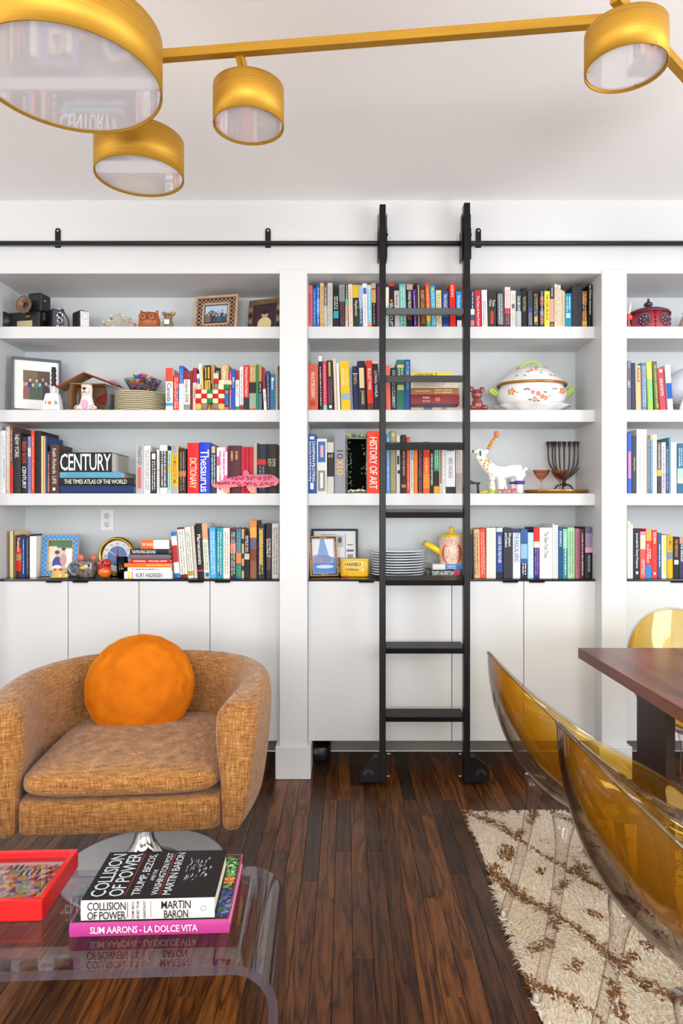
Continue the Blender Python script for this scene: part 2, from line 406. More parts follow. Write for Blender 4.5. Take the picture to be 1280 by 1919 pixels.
# ------------------------------------------------------------ books
PAGE = mat('#efe9dc', .8)
BOOKS = []
def book(root, w, h, dep, col, bands=(), title=None, tcol=None, soft=False, t0=.08, t1=.92, tw=.5):
    """spine on the plane y=0 facing -y, standing on z=0; root is an empty"""
    m = mat(col, .45, spec=.28); cv = MB(); bul = 0 if soft or w < .012 else .0022; th = .0008 if soft else .0022
    th = min(th, w * .2)
    def arc(u): return -bul * (1 - (2 * u) ** 2)
    N = 1 if not bul else 6
    us = [-.5 + i / N for i in range(N + 1)]
    outer = [(u * w, arc(u)) for u in us]; inner = [(u * (w - 2 * th), arc(u) + th) for u in us]
    prof = outer + [(w / 2, dep), (w / 2 - th, dep)] + inner[::-1] + [(-w / 2 + th, dep), (-w / 2, dep)]
    n = len(prof); vs = [(x, y, 0) for x, y in prof] + [(x, y, h) for x, y in prof]
    fs = [(i, (i + 1) % n, (i + 1) % n + n, i + n) for i in range(n)]
    k = len(outer)
    def cap(o):
        q = []
        q.append([k - 1, k, k + 1, k + 2]); q.append([n - 1, 0, n - 3, n - 2])
        for i in range(k - 1): q.append([i, i + 1, 2 * k + 1 - i - 1 + 0, 2 * k + 1 - i])
        return [[a + o for a in p] for p in q]
    fs += [c[::-1] for c in cap(0)] + cap(n)
    cv.add(vs, fs, m).build('cover', root)
    g = 0 if soft else .003
    MB().box(-w / 2 + th, w / 2 - th, th + .001, dep - g, g, h - g - (0.0005 if soft else 0), PAGE).build('pages', root)
    if bands:
        for bd in bands:
            b = MB()
            f0, f1, c = bd[:3]; u0, u1 = (bd[3], bd[4]) if len(bd) > 3 else (0, 1)
            mm = mat(c, .45, spec=.28); uu = [u0 - .5 + (u1 - u0) * i / N for i in range(N + 1)]
            e = .0004 + (.0002 if len(bd) > 3 else 0)
            b.grid([[(u * w * .999, arc(u) - e, h * (1 - f1)), (u * w * .999, arc(u) - e, h * (1 - f0))] for u in uu], mm, smooth=False)
            b.build('spine_band', root)
    if title:
        b = MB(); tm = mat(tcol or '#f4f0e8', .5); L = (t1 - t0) * h; zc = h * (1 - (t0 + t1) / 2); y = -bul - .0009
        if title == '~':   # lettering too small to read: word-like dashes
            rr = random.Random(int(w * 1e6) + int(h * 1e5)); z = h * (1 - t0)
            rw = 2 if w > .022 else 1
            for q in range(rw):
                z = h * (1 - t0); x = (q - (rw - 1) / 2) * w * .36; hw_ = w * (.08 if rw == 2 else .12)
                while z > h * (1 - t1):
                    l_ = rr.uniform(.002, .007); b.add([(x - hw_, y, z - l_), (x + hw_, y, z - l_), (x + hw_, y, z), (x - hw_, y, z)], [(0, 1, 2, 3)], tm); z -= l_ + rr.choice((.0015, .002, .005))
        elif '&&' in title:
            ps = title.split('&&'); cs = (tcol or '#f4f0e8').split(','); tot = sum(len(q) + .6 for q in ps); z = h * (1 - t0)
            for i, q in enumerate(ps):
                l_ = L * (len(q) + .6) / tot; b.text(q.strip(), mat(cs[min(i, len(cs) - 1)], .5), (l_ * .88, w * tw), T(0, y, z - l_ / 2) @ TV, 3.2); z -= l_
        else:
            ls = title.split('/'); nl = len(ls)
            for i, s in enumerate(ls):
                x = (nl - 1) / 2 - i
                b.text(s, tm, (L, w * (tw if nl == 1 else .62) / nl), T(x * w * .8 / nl, y, zc) @ TV, 3.2 if tw > .6 else 2.0)
        b.build('title', root)

def parse(bs):
    out = []
    for t in bs.split(';'):
        t = t.strip()
        if not t: continue
        a = t.split(','); u = (float(a[3]), float(a[4])) if len(a) > 4 else ()
        out.append((float(a[0]), float(a[1]), a[2], *u))
    return out

def shelf_row(where, text, ox, oy, k, base, zb, group, dsp=3.305):
    """one line per book: x0 x1 top colour 'colour name' | bands | title | title colour | options"""
    rows = []
    for ln in text.strip().splitlines():
        p = [q.strip() for q in ln.split('|')]; p += [''] * (5 - len(p)); a = p[0].split(None, 4); rows.append((a, p))
    N = len(rows); geo = []
    for a, p in rows:
        op = dict((q[0], q[1:]) for q in p[4].split()); ln_ = R(float(op.get('L', 0))); d = dsp + float(op.get('D', 0))
        h = (PZ(oy + float(a[2]) / k, d) - zb) / math.cos(ln_); s_ = 0 if 'B' in op else math.sin(ln_) * h / 2
        geo.append([PX(ox + float(a[0]) / k, d) + s_, PX(ox + float(a[1]) / k, d) + s_, h, math.tan(ln_)])
    for _ in range(3):
        for g, q in zip(geo, geo[1:]):
            for z in (0, min(g[2], q[2])):
                v = (g[1] - g[3] * z) - (q[0] - q[3] * z) + .0006
                if v > 0: g[1] -= v / 2; q[0] += v / 2
    for i, (a, p) in enumerate(rows):
        op = dict((q[0], q[1:]) for q in p[4].split()); lean = R(float(op.get('L', 0))); d = dsp + float(op.get('D', 0))
        nm = a[4]
        X0, X1, h, _t = geo[i]
        w = max(.003, (X1 - X0) * math.cos(lean) * .99); dep = min(.235, max(.105, h * .68))
        root = thing('book', '', 'book', ((X0 + X1) / 2, D(d), zb + .0006 + w / 2 * abs(math.sin(lean))), (0, -lean, 0), group)
        book(root, w, h, dep, a[3], parse(p[1]), p[2] or None, p[3] or None, 's' in op, float(op.get('a', .08)), float(op.get('b', .92)), float(op.get('F', .5)))
        sz = 'tall' if h > .235 else 'short' if h < .155 else ''
        tk = 'thick' if w > .036 else 'thin' if w < .0125 else ''
        BOOKS.append(dict(o=root, nm=nm, sz=sz, tk=tk, where=where, l=rows[i - 1][0][4] if i else None, r=rows[i + 1][0][4] if i < N - 1 else None))

def stack(where, text, ox, oy, k, zb, group, d0=3.30):
    """flat books, spine to the room: x0 x1 ytop ybot colour name | bands | title | tcol | opts, listed top to bottom"""
    rows = []
    for ln in text.strip().splitlines():
        p = [q.strip() for q in ln.split('|')]; p += [''] * (5 - len(p)); a = p[0].split(None, 5); rows.append((a, p))
    rows = rows[::-1]; z = zb
    for i, (a, p) in enumerate(rows):
        op = dict((q[0], q[1:]) for q in p[4].split()); d = d0 + float(op.get('D', 0))
        x0 = PX(ox + float(a[0]) / k, d); x1 = PX(ox + float(a[1]) / k, d); w = (float(a[3]) - float(a[2])) / k * d / F
        h = x1 - x0; dep = float(op.get('W', min(.2, h * .72)))
        root = thing('book', '', 'book', (x1, D(d), z + w / 2 + .0004), (0, R(-90), 0), group); z += w + .0005
        book(root, w, h, dep, a[4], parse(p[1]), p[2] or None, p[3] or None, 's' in op, float(op.get('a', .08)), float(op.get('b', .92)), float(op.get('F', .5)))
        n = len(rows); pos = 'bottom' if i == 0 else 'top' if i == n - 1 else None
        root['label'] = (f"{a[5]} book lying flat at the {pos} of {where}" if pos else f"{a[5]} book lying flat on the {rows[i-1][0][5]} one in {where}")
    return z

# left bay -------------------------------------------------
shelf_row('on the left bay second shelf', '''
88 145 812 #f2efe9 red and white | 0,.32,#d9482f;.82,.9,#2aa3d0 | Canada | #1c1c1c | F.62 a.36 b.8
150 195 870 #d92a22 bright red | .3,.75,#2a3a9a,.6,1 | ~ | #f6e9c0 | s
193 232 795 #2257b5 blue and white | .4,1,#e9edf2 | ~ | #8fc0e8 | s
232 283 835 #e9e4dc maroon and white | 0,.22,#8c1f2a;.85,1,#8d8a86 | Ireland 2008 | #7c4a34 | a.25 b.8
290 303 832 #8c2430 narrow crimson | | | |
305 335 812 #a01f35 crimson and beige | .35,1,#dccfc0 | Toronto | #4a3a4a | a.4 b.8
337 358 860 #1c3f86 navy and pale | 0,.12,#dfe8ee | ~ | #dfe8ff | s
360 392 778 #e8e6dc white magazine-like | 0,1,#f0d52a,.75,1 | ~ | #8a8a7a | s L3
396 416 792 #1a1a1c black and yellow | .33,1,#f0b41a;.04,.3,#c9951c,.2,.8 | ~ | #2a2a2a | s a.36
418 445 790 #1c1a18 black and amber | .33,1,#e9a51c;.04,.3,#cf9a20,.2,.8 | ~ | #2a2a2a | s a.36
450 480 786 #a88455 kraft brown | .42,.6,#191614 | ~ | #efe3c8 | s a.43 b.58
482 525 812 #17161a black | | ~ | #c9b9a0 |
528 590 780 #c39a63 tall kraft and blue | .63,.8,#2d6db8;.8,.92,#1f78b5;.9,1,#e8616a | Caribbean | #f3ead8 | s a.04 b.4
597 613 838 #d3237f magenta | .65,1,#6c6a7c | ~ | #ffd5ea | s
615 643 820 #1f4fae royal blue | .2,.3,#e8c87a,.3,.7 | Kauai | #f0d25a | s a.25 b.5
646 675 832 #f0eee8 dark red and white | 0,.24,#9a1f26;.9,1,#2f8a5a | Maui 2008 | #b0483a | s a.25 b.75
680 708 805 #dfe0de pale grey | .88,1,#8e2a3a | ~ | #7a7a86 | s
711 752 787 #d43a34 tomato red | .72,1,#1d2126 | Washington & New England | #f8dcd2 | s a.05 b.68
757 810 790 #b8894f kraft and photo-printed | .38,.62,#1c1a18;.62,.95,#8ea48a;.96,1,#d43a34 | ~ | #d9c9a8 | s a.05 b.34
813 828 780 #1c8a4a green | | | | s
831 858 790 #b8894f kraft and black | .36,.62,#1c1a18;.62,1,#3c6f9c | ~ | #efe3c8 | s a.4 b.58
862 888 808 #f0ece4 maroon and cream | 0,.5,#8c2028 | Paris 2008 | #4a4a48 | s a.52 b.85 L3
891 920 838 #23305e navy | | ~ | #c9a0c0 | s L1
924 962 862 #1f6d96 teal-blue | .1,.2,#d9ecf2,.3,.7 | Ecuador | #e8f2f4 | s a.04 b.5
965 983 780 #b9b0a2 beige | | ~ | #6a6258 | s
985 999 800 #1d1b1d black | | ~ | #9a9a9a | s
''', 290, 500, 4.267, 0, ST[1], 'travel books on the left bay second shelf')
shelf_row('on the left bay third shelf beside the flat stack', '''
-60 -30 118 #dfe2e8 pale | | | |
-25 3 130 #f2f2ee white | | ~ | #9a9a9a | s
6 19 118 #e9eef2 cool white | | ~ | #8aa4b8 | s
21 44 118 #f4f4f6 white and blue | .45,.75,#b8cfe4,.3,.7 | ~ | #7088a8 | s
46 79 88 #cfc3b4 taupe | .6,1,#c4b4a0 | ~ | #efe6d8 |
81 103 80 #6e4a3c brown and red | .58,1,#e02018 | ~ | #f0d8b0 | a.06 b.5
106 168 132 #23242a charcoal | | NEW YORK | #d8d4c4 | F.55 a.04 b.42
172 220 168 #161517 black baseball | | RED SOX&&CENTURY | #e0241c,#e8e8e8 | F.62 a.06 b.94
224 245 165 #7f8cc8 lavender-blue | .2,.35,#e9ecf8 | ~ | #2a2f6a | s
249 276 119 #e23a22 vermilion | | ~ | #f7b0a0 | s
280 327 120 #111114 black | | | |
330 346 160 #d8bd8a light tan | | | | s
349 363 162 #c9a86c dark tan | | | | s
367 376 165 #123e7a spiral-bound blue | | | | s
378 398 285 #5c1f2c maroon | .6,1,#7c3a44 | ~ | #d8b8a8 | s
401 473 231 #4a2a24 thick dark brown | .88,.94,#e8e0d4,.3,.6 | Keith Richards&&LIFE | #d9c9bc | F.42 a.04 b.82
''', 0, 780, 4.267, 0, ST[2], 'books at the left end of the left bay third shelf')
stack('the CENTURY stack', '''
479 895 293 450 #15161c thick black | | CENTURY | #f6f5f1 | F.86 a.01 b.985 W.27
479 972 451 497 #5aa0bc teal-blue | | ~ | #4488a2 | W.26 a.1 b.4
479 1075 498 557 #12131a black-spined atlas | | THE TIMES ATLAS OF THE WORLD | #e9e4d4 | F.6 a.06 b.9 W.27
479 1073 558 622 #132a5e navy | | | | W.27
''', 0, 780, 4.267, ST[2], 'flat books on the left bay third shelf')
shelf_row('on the left bay third shelf right of the flat stack', '''
-150 -88 232 #b6b6ba silver-grey | .45,.9,#c96a66,.2,.7 | STRANGE FLESH | #3a3638 | a.02 b.42
-86 -36 240 #f1eee6 ivory | | ~ | #6a6660 | s
-32 15 288 #181c2a black-navy | .04,.18,#dfe6f0,.2,.8 | ~ | #e0e4ee | a.22
18 37 270 #efece6 white | .45,.5,#b02a2a,.3,.7 | ~ | #55504a | s
41 102 234 #3c3c40 grey photo-printed | 0,.12,#d8d6d2;.88,1,#f0efec | ~ | #e8e8e8 | a.12 b.85
105 131 277 #a9d6cc mint | .35,.5,#e0c060 | ~ | #2a5a58 | s
134 189 240 #f0b323 yellow | 0,.16,#8a9cc8,.15,.85;.85,1,#9aa8c8,.15,.85 | THE MIRACLE OF TIME | #8a5a10 | a.18 b.8
192 250 262 #231a16 black and orange | .5,.62,#c8622a | ~ | #a08060 |
261 354 216 #d7161c bright red dictionary | | DICTIONARY | #f3d9b0 | F.6 a.3 b.9
358 442 212 #1436c8 cobalt-blue thesaurus | | Thesaurus | #f4f4f0 | F.8 a.14 b.97
445 493 236 #17324a dark teal | .02,.16,#c8a890,.2,.8 | ~ | #d8e0e0 | a.2 b.8
496 581 252 #f3dfe4 white with pink stripes | .2,.4,#e85a94,0,.3;.6,.8,#e85a94,.7,1;0,.1,#e85a94,.8,1 | ~ | #d42a70 |
584 689 238 #4c1226 maroon yearbook | | ~ | #c9a860 | a.12 b.3
691 721 249 #b8142c left red | | | |
723 752 249 #b5142a middle red | | | |
754 786 249 #b8142c right red | | | |
789 818 210 #b5a488 beige | | | |
821 891 226 #171c30 navy with a red band | .31,.42,#c01c24 | ~ | #7c88a0 | a.45 b.9
893 980 226 #150f10 black | | DUMA/KEY | #cdb890 | a.3 b.46
983 999 236 #0f0e10 narrow black | | | |
''', 290, 780, 4.267, 0, ST[2], 'books at the right end of the left bay third shelf')
shelf_row('on the left cabinet top beside the blue photo frame', '''
78 115 922 #e6cf96 cream and black | 0,1,#1c1815,.8,1 | | |
129 171 955 #4a2a2c red and black | .3,.45,#d42a20;.6,.85,#d42a20;.45,.6,#b08a58 | Fraktion | #f4e8d8 | a.04 b.42
174 200 965 #1e3f8a blue | | ~ | #d8e0f0 | s
203 235 950 #1c2338 red-topped navy | 0,.03,#c0202a | ~ | #8890a8 | s
238 290 963 #efeeea white | | | |
''', 0, 780, 4.267, 0, CT, 'books at the left end of the left cabinet top', 3.36)
stack('the stack beside the brass clock', '''
1128 1352 978 1050 #f0efeb orange and white | .0,.44,#ee6a1a;.5,.95,#dfe3e8,.2,.8 | THE THINGS | #fff3e0 | a.03 b.42 W.13 D.02
1040 1352 1051 1094 #1a1d2a black | | THE PROVING GROUND | #e9e9ec | a.05 b.66 F.6 D.01
1028 1356 1096 1132 #6f6a70 grey | | ~ | #b84a78 | a.1 b.6 D.01
1043 1362 1134 1163 #c81424 dark red | | MONEYBALL&&MICHAEL LEWIS | #fbeee6 | a.05 b.95
994 1366 1166 1197 #f0780f orange | | ~ | #ffe2b0 | a.5 b.95 D-.01
1021 1370 1199 1233 #eceaec white | | ~ | #5a5a6a | a.1 b.7
994 1374 1236 1292 #e9eef0 largest white | .07,.12,#e6dc30;.16,.18,#e05a90 | KURT ANDERSEN | #222226 | F.6 a.25 b.8 D-.01
''', 0, 780, 4.267, CT, 'flat books on the left cabinet top')
shelf_row('on the left cabinet top right of the flat stack', '''
160 203 930 #ecebe2 white with red and blue bands | 0,.09,#1b6fc0;.29,.66,#c01f26;.9,1,#1b6fc0 | | | L5 B
207 263 893 #efece4 white and maroon | 0,.04,#6c1f22;.93,1,#6c1f22 | ~ | #8a8478 | L4 B
268 314 890 #ebe8da cream with a gold seal | .86,.96,#c8a050 | ~ | #6a7a6a | L4 B
318 342 880 #cbbfae beige | | | | L4 B
346 395 862 #141418 black economics | .85,.88,#b82a3a | Macroeconomics | #f2efe8 | F.6 a.2 b.75 L3 B
398 440 860 #ebe2cc cream and orange | 0,.3,#d8a078;.9,.98,#1b62b8,.2,.9 | ~ | #2a8a5a | s a.35 b.85 L3 B
443 492 893 #4aa3dc sky blue | | ~ | #e9f4fa | L1 B
493 546 895 #18929c teal | .86,.96,#1d4fb0,.3,.8 | ~ | #b8e4e8 |
548 600 897 #e8e5da white | | ~ | #8a867c |
603 650 897 #30262a black and terracotta boxed | .3,.5,#c85a3a;.0,.02,#8c1f2a | ~ | #e8e0d8 |
651 692 897 #17778c teal and coral boxed | .5,.7,#e8824a;.75,.95,#2f8a6a;.0,.02,#8c1f2a | ~ | #e86a90 | a.1 b.5
696 714 905 #c8a878 striped tan | .2,.3,#3a2418;.5,.6,#3a2418;.75,.85,#3a2418 | | | s
717 757 942 #16161a short black | .45,.58,#c8c0bc | ~ | #e0e0e0 | a.05 b.4
762 815 835 #8a5a3c tall sunset-orange | 0,.12,#d88a3a;.12,.3,#e8a848;.3,.5,#6a5a78;.5,.7,#7c3c24 | | |
822 879 865 #16263c navy and gold | .1,.75,#c8a048,.3,.7 | ~ | #e8c860 |
888 935 860 #241c1e black and brown | .6,.85,#5c4c48,.2,.8 | ECONOMICS OF/DEVELOPMENT | #e8e4e0 | a.28 b.62
938 992 860 #cfccc6 light grey | | ~ | #55504c |
''', 290, 780, 4.267, 0, CT, 'books at the right end of the left cabinet top', 3.315)
# middle bay ------------------------------------------------
G1 = 'paperbacks on the middle bay top shelf'
shelf_row('on the middle bay top shelf left of the ladder', '''
42 104 232 #d8696c coral pink | .2,.9,#c85058,.3,.7 | | | s
107 149 264 #1a5cb8 blue | | ~ | #a8d0f0 | s
152 196 222 #1d58bc two-tone blue | .35,.7,#4c90d8 | ~ | #d8e8f8 | s
199 242 205 #efc274 yellow-cream | .9,1,#e89a3a | ~ | #5a3a1a | s
245 287 223 #b9b0a4 taupe | 0,.5,#6c625a | ~ | #eee8e0 | s
290 352 205 #c9c8c0 pale grey | | ~ | #8a8a84 | s
356 434 310 #161a1c short black with a cyan patch | .54,.74,#16a0b8,.1,.9 | ~ | #e0e4e4 | s a.14 b.5
437 512 225 #2c1e2c mint and plum | 0,.4,#7c9890 | ~ | #9a3a6a | s L1
506 545 215 #d8a878 peach patterned | 0,.36,#4a4a38;.36,.48,#5ac8a8;.85,1,#c8c8c0 | ~ | #efe6d0 | s a.04 b.34
549 604 221 #e2d2c2 beige | | ~ | #b09a90 | s L1
600 682 230 #23301f yellow and dark green | 0,.3,#d8b420 | Mayflower | #e8e2c0 | s a.3 b.8 L1
676 733 233 #3c5a78 pale blue to navy | 0,.4,#9ab0d8;.4,.55,#6c98c8 | ~ | #e0e8f0 | s a.4 L1
718 784 212 #e2e0e2 white with a blue figure | .1,.24,#2460b0,.15,.85 | ~ | #b8b4bc | s a.3 L1
783 840 230 #7cc0d8 light blue | 0,.1,#d8c8b8;.88,1,#d8926a | ~ | #e8f4f4 | s L1
835 893 208 #15130f black and gold | 0,.12,#c0a898;.14,.44,#c8a058 | ~ | #a8a090 | s a.46 L1
895 938 209 #3c2450 dark purple | | ~ | #c03a50 | s
''', 570, 500, 6.617, 0, ST[0], G1)
shelf_row('on the middle bay top shelf between the ladder rails', '''
84 126 258 #b9ccd4 cream and pale blue | 0,.45,#e8e4d4 | | | s
124 188 213 #151212 black with a red top | 0,.06,#e02a20;.36,.42,#e8882a,.3,.7 | SEABISCUIT | #f4f2ee | F.62 s a.44 b.97
192 256 300 #b4b0ac silver | .1,.4,#6a6868,.3,.7 | ~ | #e8e4e0 | s L1
256 338 218 #6cb0a8 mint green | .65,.95,#4c9088,.2,.8 | ~ | #d8efe8 | s L1
345 428 220 #141216 black | 0,.13,#c0a088;.75,.82,#a02a20,.2,.8 | CHARLIE WILSON'S WAR | #ece8e4 | s a.16 b.74
420 462 282 #5c2a9c purple | | ~ | #d8c8f0 | s L2
456 482 205 #2a2c3c dark slate | | | | s L2
486 504 230 #c8a88c light brown | | | | s L1
507 585 270 #5c2c1a mahogany brown | .7,.9,#8c6038,.2,.8 | ROBERT LUDLUM | #d8b878 | s a.06 b.62 L2
584 638 218 #ee5420 orange to green | .62,.85,#f0c820;.85,1,#3cb090 | ~ | #ffe0b0 | s L2
645 702 240 #2ca8d8 cyan | .05,.1,#f0b82a,.3,.7 | ~ | #d8f2fa | s L2
710 776 296 #e4d2a4 cream | | ~ | #8a6a40 | s L1
786 866 306 #1c4a98 deep blue | .72,.9,#0e2c60,.1,.9 | TWO O'CLOCK | #efe9d0 | s a.08 b.5 L1
878 950 215 #de261c large red | | SARAH | #fbe0c0 | s a.03 b.3 L1
959 1030 310 #17151c blue and black | 0,.55,#2c88d0;.8,.97,#d8d8dc,.1,.9 | The Innocent Man | #f2f4f6 | s a.1 b.6 L1
''', 710, 500, 6.617, 0, ST[0], G1)
shelf_row('on the middle bay top shelf right of the ladder', '''
62 100 232 #3c5a88 blue and pink | 0,.5,#20365e;.5,.65,#e8e4e4;.8,.95,#d87a78 | ~ | #e8e8f0 | s a.04 b.5
102 160 232 #c42c38 crimson | | The Diary of Anne Frank | #f8e8e4 | s a.14 b.95 L1
169 222 226 #dce4ec bluish white | | ~ | #d05a60 | s a.3 L1
224 306 235 #33352a thick olive-black | .55,.9,#c8382a,.35,.7 | Tom/Clancy | #f0efe6 | F.7 s a.24 b.42
320 376 233 #6c7480 slate grey | 0,.1,#30343c;.9,1,#30343c | ~ | #d8c8c8 | s L1
390 442 198 #ecd8d4 pale pink and maroon | .52,.65,#c8283a;.65,1,#5c2c40 | ~ | #c88a8a | s
446 494 232 #e6e5da ivory | .36,.48,#5a5048,.2,.8 | ~ | #8a8478 | s
499 547 238 #2c4450 teal and silver | .55,1,#b8bcbc | DAN BROWN | #f2f0ea | F.6 s a.14 b.56
552 602 204 #1c2024 black and gold | | THE LOST SYMBOL | #c8a858 | s a.22 b.6
611 656 236 #3c424c dark steel | .45,.6,#3a4ab0,.2,.8 | ~ | #c8ccd4 | s a.6
662 714 236 #1a1a1c black | .7,.85,#b0a878,.2,.8 | ~ | #c8b888 | s
726 766 213 #8a4a48 navy and orange patchwork | 0,.2,#282c38;.42,.56,#18202c;.56,.66,#3c7cc0;.9,1,#2c2848 | ~ | #f0d8d0 | s
770 820 236 #ecdc48 lemon yellow | | THE COVER GIRL BOOK | #4c4a18 | s a.1 b.8
822 862 193 #3a3c42 black and peach | .3,.86,#e8a088;.9,.96,#c86a58,.2,.8 | ~ | #d8d8d8 | s a.03 b.26
867 894 170 #e4d4b8 cream | | ~ | #8a6858 | s
897 925 178 #ddd2bc light cream | | ~ | #a0907c | s
927 944 226 #dccaa0 straw | | ~ | #806848 | s
947 964 236 #e8cfa4 buff | | ~ | #806040 | s
966 1030 258 #1888b0 cyan-blue | .58,.72,#b8dce8,.2,.8 | ~ | #d8eef4 | s a.1 b.5
1036 1090 182 #34373a tall dark grey | | | | s
1094 1107 160 #3c4254 dark slate | | | | s
1110 1124 160 #343a4c slate | | | | s
1130 1178 236 #8c5a28 brown and gold | .38,.55,#2c1c10;.82,1,#c89a20 | ~ | #f0d8a0 | s
1190 1228 171 #0f0f11 tall black | | Ian McEwan Atonement | #d8d4cc | a.03 b.7
''', 870, 500, 5.12, 0, ST[0], G1)
G2 = 'hardcovers on the middle bay second shelf'
shelf_row('on the middle bay second shelf left of the ladder', '''
43 174 1212 #c85c40 thick terracotta | .8,.9,#b03428,.3,.75 | AN AUTOBIOGRAPHY | #f2d8c8 | a.17 b.74
181 226 1112 #17181c black with a white top | 0,.1,#e4e8ea | ~ | #e0e0e0 | a.2 L1
231 280 1175 #d83c58 pink-red | .9,1,#7cc8a8 | ~ | #f4a8b4 | L1
283 362 1168 #23242a black and magenta | .03,.32,#c8b058,.3,.6;.9,.96,#e8e8e8,.3,.7 | ~ | #a8285c | a.38 b.85 L1
366 400 1140 #dcc8b4 light tan | | | | L2
406 440 1200 #dfe0e0 white | | | | L2
450 566 1175 #e6b80c thick yellow | .66,.79,#8ca8b8,.1,.95 | SALTED / ROUND | #f6e4a0 | a.06 b.6 L2
568 598 1260 #6c7c94 marbled blue-grey | | | | L2
606 668 1240 #141c48 navy | .16,.18,#d8c888 | ~ | #c8b878 | a.2 b.4 L2
666 766 1175 #14151e black with a cream label | .14,.55,#d8c090,.2,.8 | JOHN REARDEN | #c8b890 | a.6 b.88 L2
776 852 1168 #d02c1c red | .86,1,#5c3028 | BULLET PARK | #f6d8cc | a.16 b.6 L2
858 926 1178 #1c1d24 black | 0,.05,#d8b888 | LONG WALK | #d8d8dc | a.14 b.8 L2
''', 570, 500, 6.617, 0, ST[1], G2)
shelf_row('on the middle bay second shelf between the ladder rails', '''
88 144 1226 #dc6c58 salmon | | | | L1
148 216 1256 #1e2024 black with silver ornament | .05,.2,#6c7078,.2,.8;.68,.82,#8c9098,.3,.7 | ~ | #b8bcc4 | a.3
220 318 1158 #1f6c58 thick green | .1,.16,#c8b868,.1,.9;.5,.6,#c8b868,.1,.9 | ~ | #d8c880 | a.18 b.34
321 391 1156 #1d4c8c blue cloth | | AUTOBIOGRAPHY | #8cb8d8 | a.04 b.6
''', 710, 500, 6.617, 0, ST[1], G2)
stack('the stack behind the ladder', '''
392 912 1297 1353 #e8c838 bright yellow | .6,.62,#8c3c20 | LOVING FRANK | #5a4a1a | a.1 b.55 D.01
396 935 1355 1420 #d8c8a8 sand | | | | D.01
396 982 1421 1492 #e2dccc cream | | ~ | #a89c88 | a.05 b.7
395 990 1493 1575 #9c6c40 tan | .1,.4,#c8a070,.4,.6 | ~ | #e0c8a0 | a.5 b.85
395 1000 1577 1697 #8c2c34 burgundy | .5,.6,#a87848,.3,.7 | ~ | #d8b8a0 | a.25 b.38
397 955 1699 1734 #3c4656 blue-grey | | | |
397 1030 1735 1771 #c0a888 patterned tan | .25,.42,#6c6c74;.6,.7,#8c8074 | | |
''', 710, 500, 6.617, ST[1], 'flat books on the middle bay second shelf')
G3 = 'books on the middle bay third shelf'
shelf_row('on the middle bay third shelf left of the ladder', '''
38 137 205 #1c4c94 royal blue | .04,.09,#d8e4f0,.25,.75;.82,.93,#d8e4f0,.3,.7 | CHAPMAN PILOTING/Seamanship & Small Boat Handling | #eef2f6 | a.12 b.8
142 256 258 #dedbd2 white with two pictures | .05,.43,#2468b0,.12,.85;.12,.34,#e8a8a0,.35,.65;.58,.96,#8c8a88,.1,.85;.62,.9,#f0eee8,.35,.6 | | |
259 334 298 #c6c6bc grey-white with a black label | .2,.67,#1b1d20 | DEAD/WAKE | #d8d8d4 | a.24 b.3
341 466 158 #8f9098 tall grey | | 10&&x&&10 | #2c2e36,#e8b030,#e8b030 | F.6 a.31 b.72
''', 570, 780, 5.997, 0, ST[2], G3)
shelf_row('on the middle bay third shelf right of the plant box', '''
708 846 170 #e23c1c large orange-red | | HISTORY OF ART | #f8efe4 | F.62 a.1 b.93
''', 570, 780, 5.997, 0, ST[2], G3)
shelf_row('on the middle bay third shelf between the ladder rails', '''
84 124 200 #4c88c8 pale blue | | ~ | #c8e0f4 |
127 194 164 #86845a olive | .04,.1,#c8b870,.3,.7 | ~ | #b8b488 |
198 236 222 #c4c4c0 black-and-white photo-printed | .35,.5,#2c2c2c,.2,.8;.6,.66,#2c2c2c,.3,1 | | |
239 252 220 #1c222c black-navy | | | | s
255 306 213 #2c1a18 dark brown | .85,.9,#a88048 | RISE IN COLD SERVANT | #c8a080 | a.28 b.7
311 348 236 #d03c24 red-orange | | ~ | #f0b0a0 |
350 392 300 #dad6c8 white and cyan | .15,.35,#3c9cc8,.3,.7 | ~ | #8a847c | a.4
397 435 300 #ee7c10 orange | | | | s
440 492 300 #201a20 black and pink | .95,1,#a02838 | ~ | #c85c88 |
498 572 292 #ea5c24 flame-orange | 0,.14,#23284a;.2,.3,#d8301c;.62,.9,#f08c2c | HADRIAN | #f6c060 | a.32 b.6
574 616 300 #17161a narrow black | | AMERICAN APARTHEID | #efeee8 | a.2 b.85
618 676 300 #2c9468 black and green | .56,.86,#12161a;.86,1,#e89c28 | ~ | #c8e8d0 | a.15 b.5
680 714 305 #c8b4a0 white-edged brown | .1,.8,#7c4c40,.3,.7 | | | s
717 748 305 #e8e4dc white | | ~ | #3c5c90 | s
752 858 298 #d6d6da thick white and black | .1,.17,#5c6068,.1,.9;.87,1,#202228 | HERZL CHALLENGE | #6c7074 | a.3 b.7
866 932 300 #c8bcb2 white-taupe | .6,1,#a8968c | ~ | #8c8880 |
''', 710, 780, 5.997, 0, ST[2], G3)
stack('the pair under the teapot', '''
605 945 1620 1680 #d8d6d0 white and blue | .42,1,#1c78c0 | Galahad/at Blandings | #eef4f8 | a.44 b.8 W.13
560 950 1684 1770 #16161a thick black | .72,.9,#c02830;.72,.8,#3a5cb0,.6,.9 | DAVID HALBERSTAM | #ecebe6 | F.7 a.1 b.72
''', 710, 780, 5.997, CT, 'flat books on the middle cabinet top', 3.35)
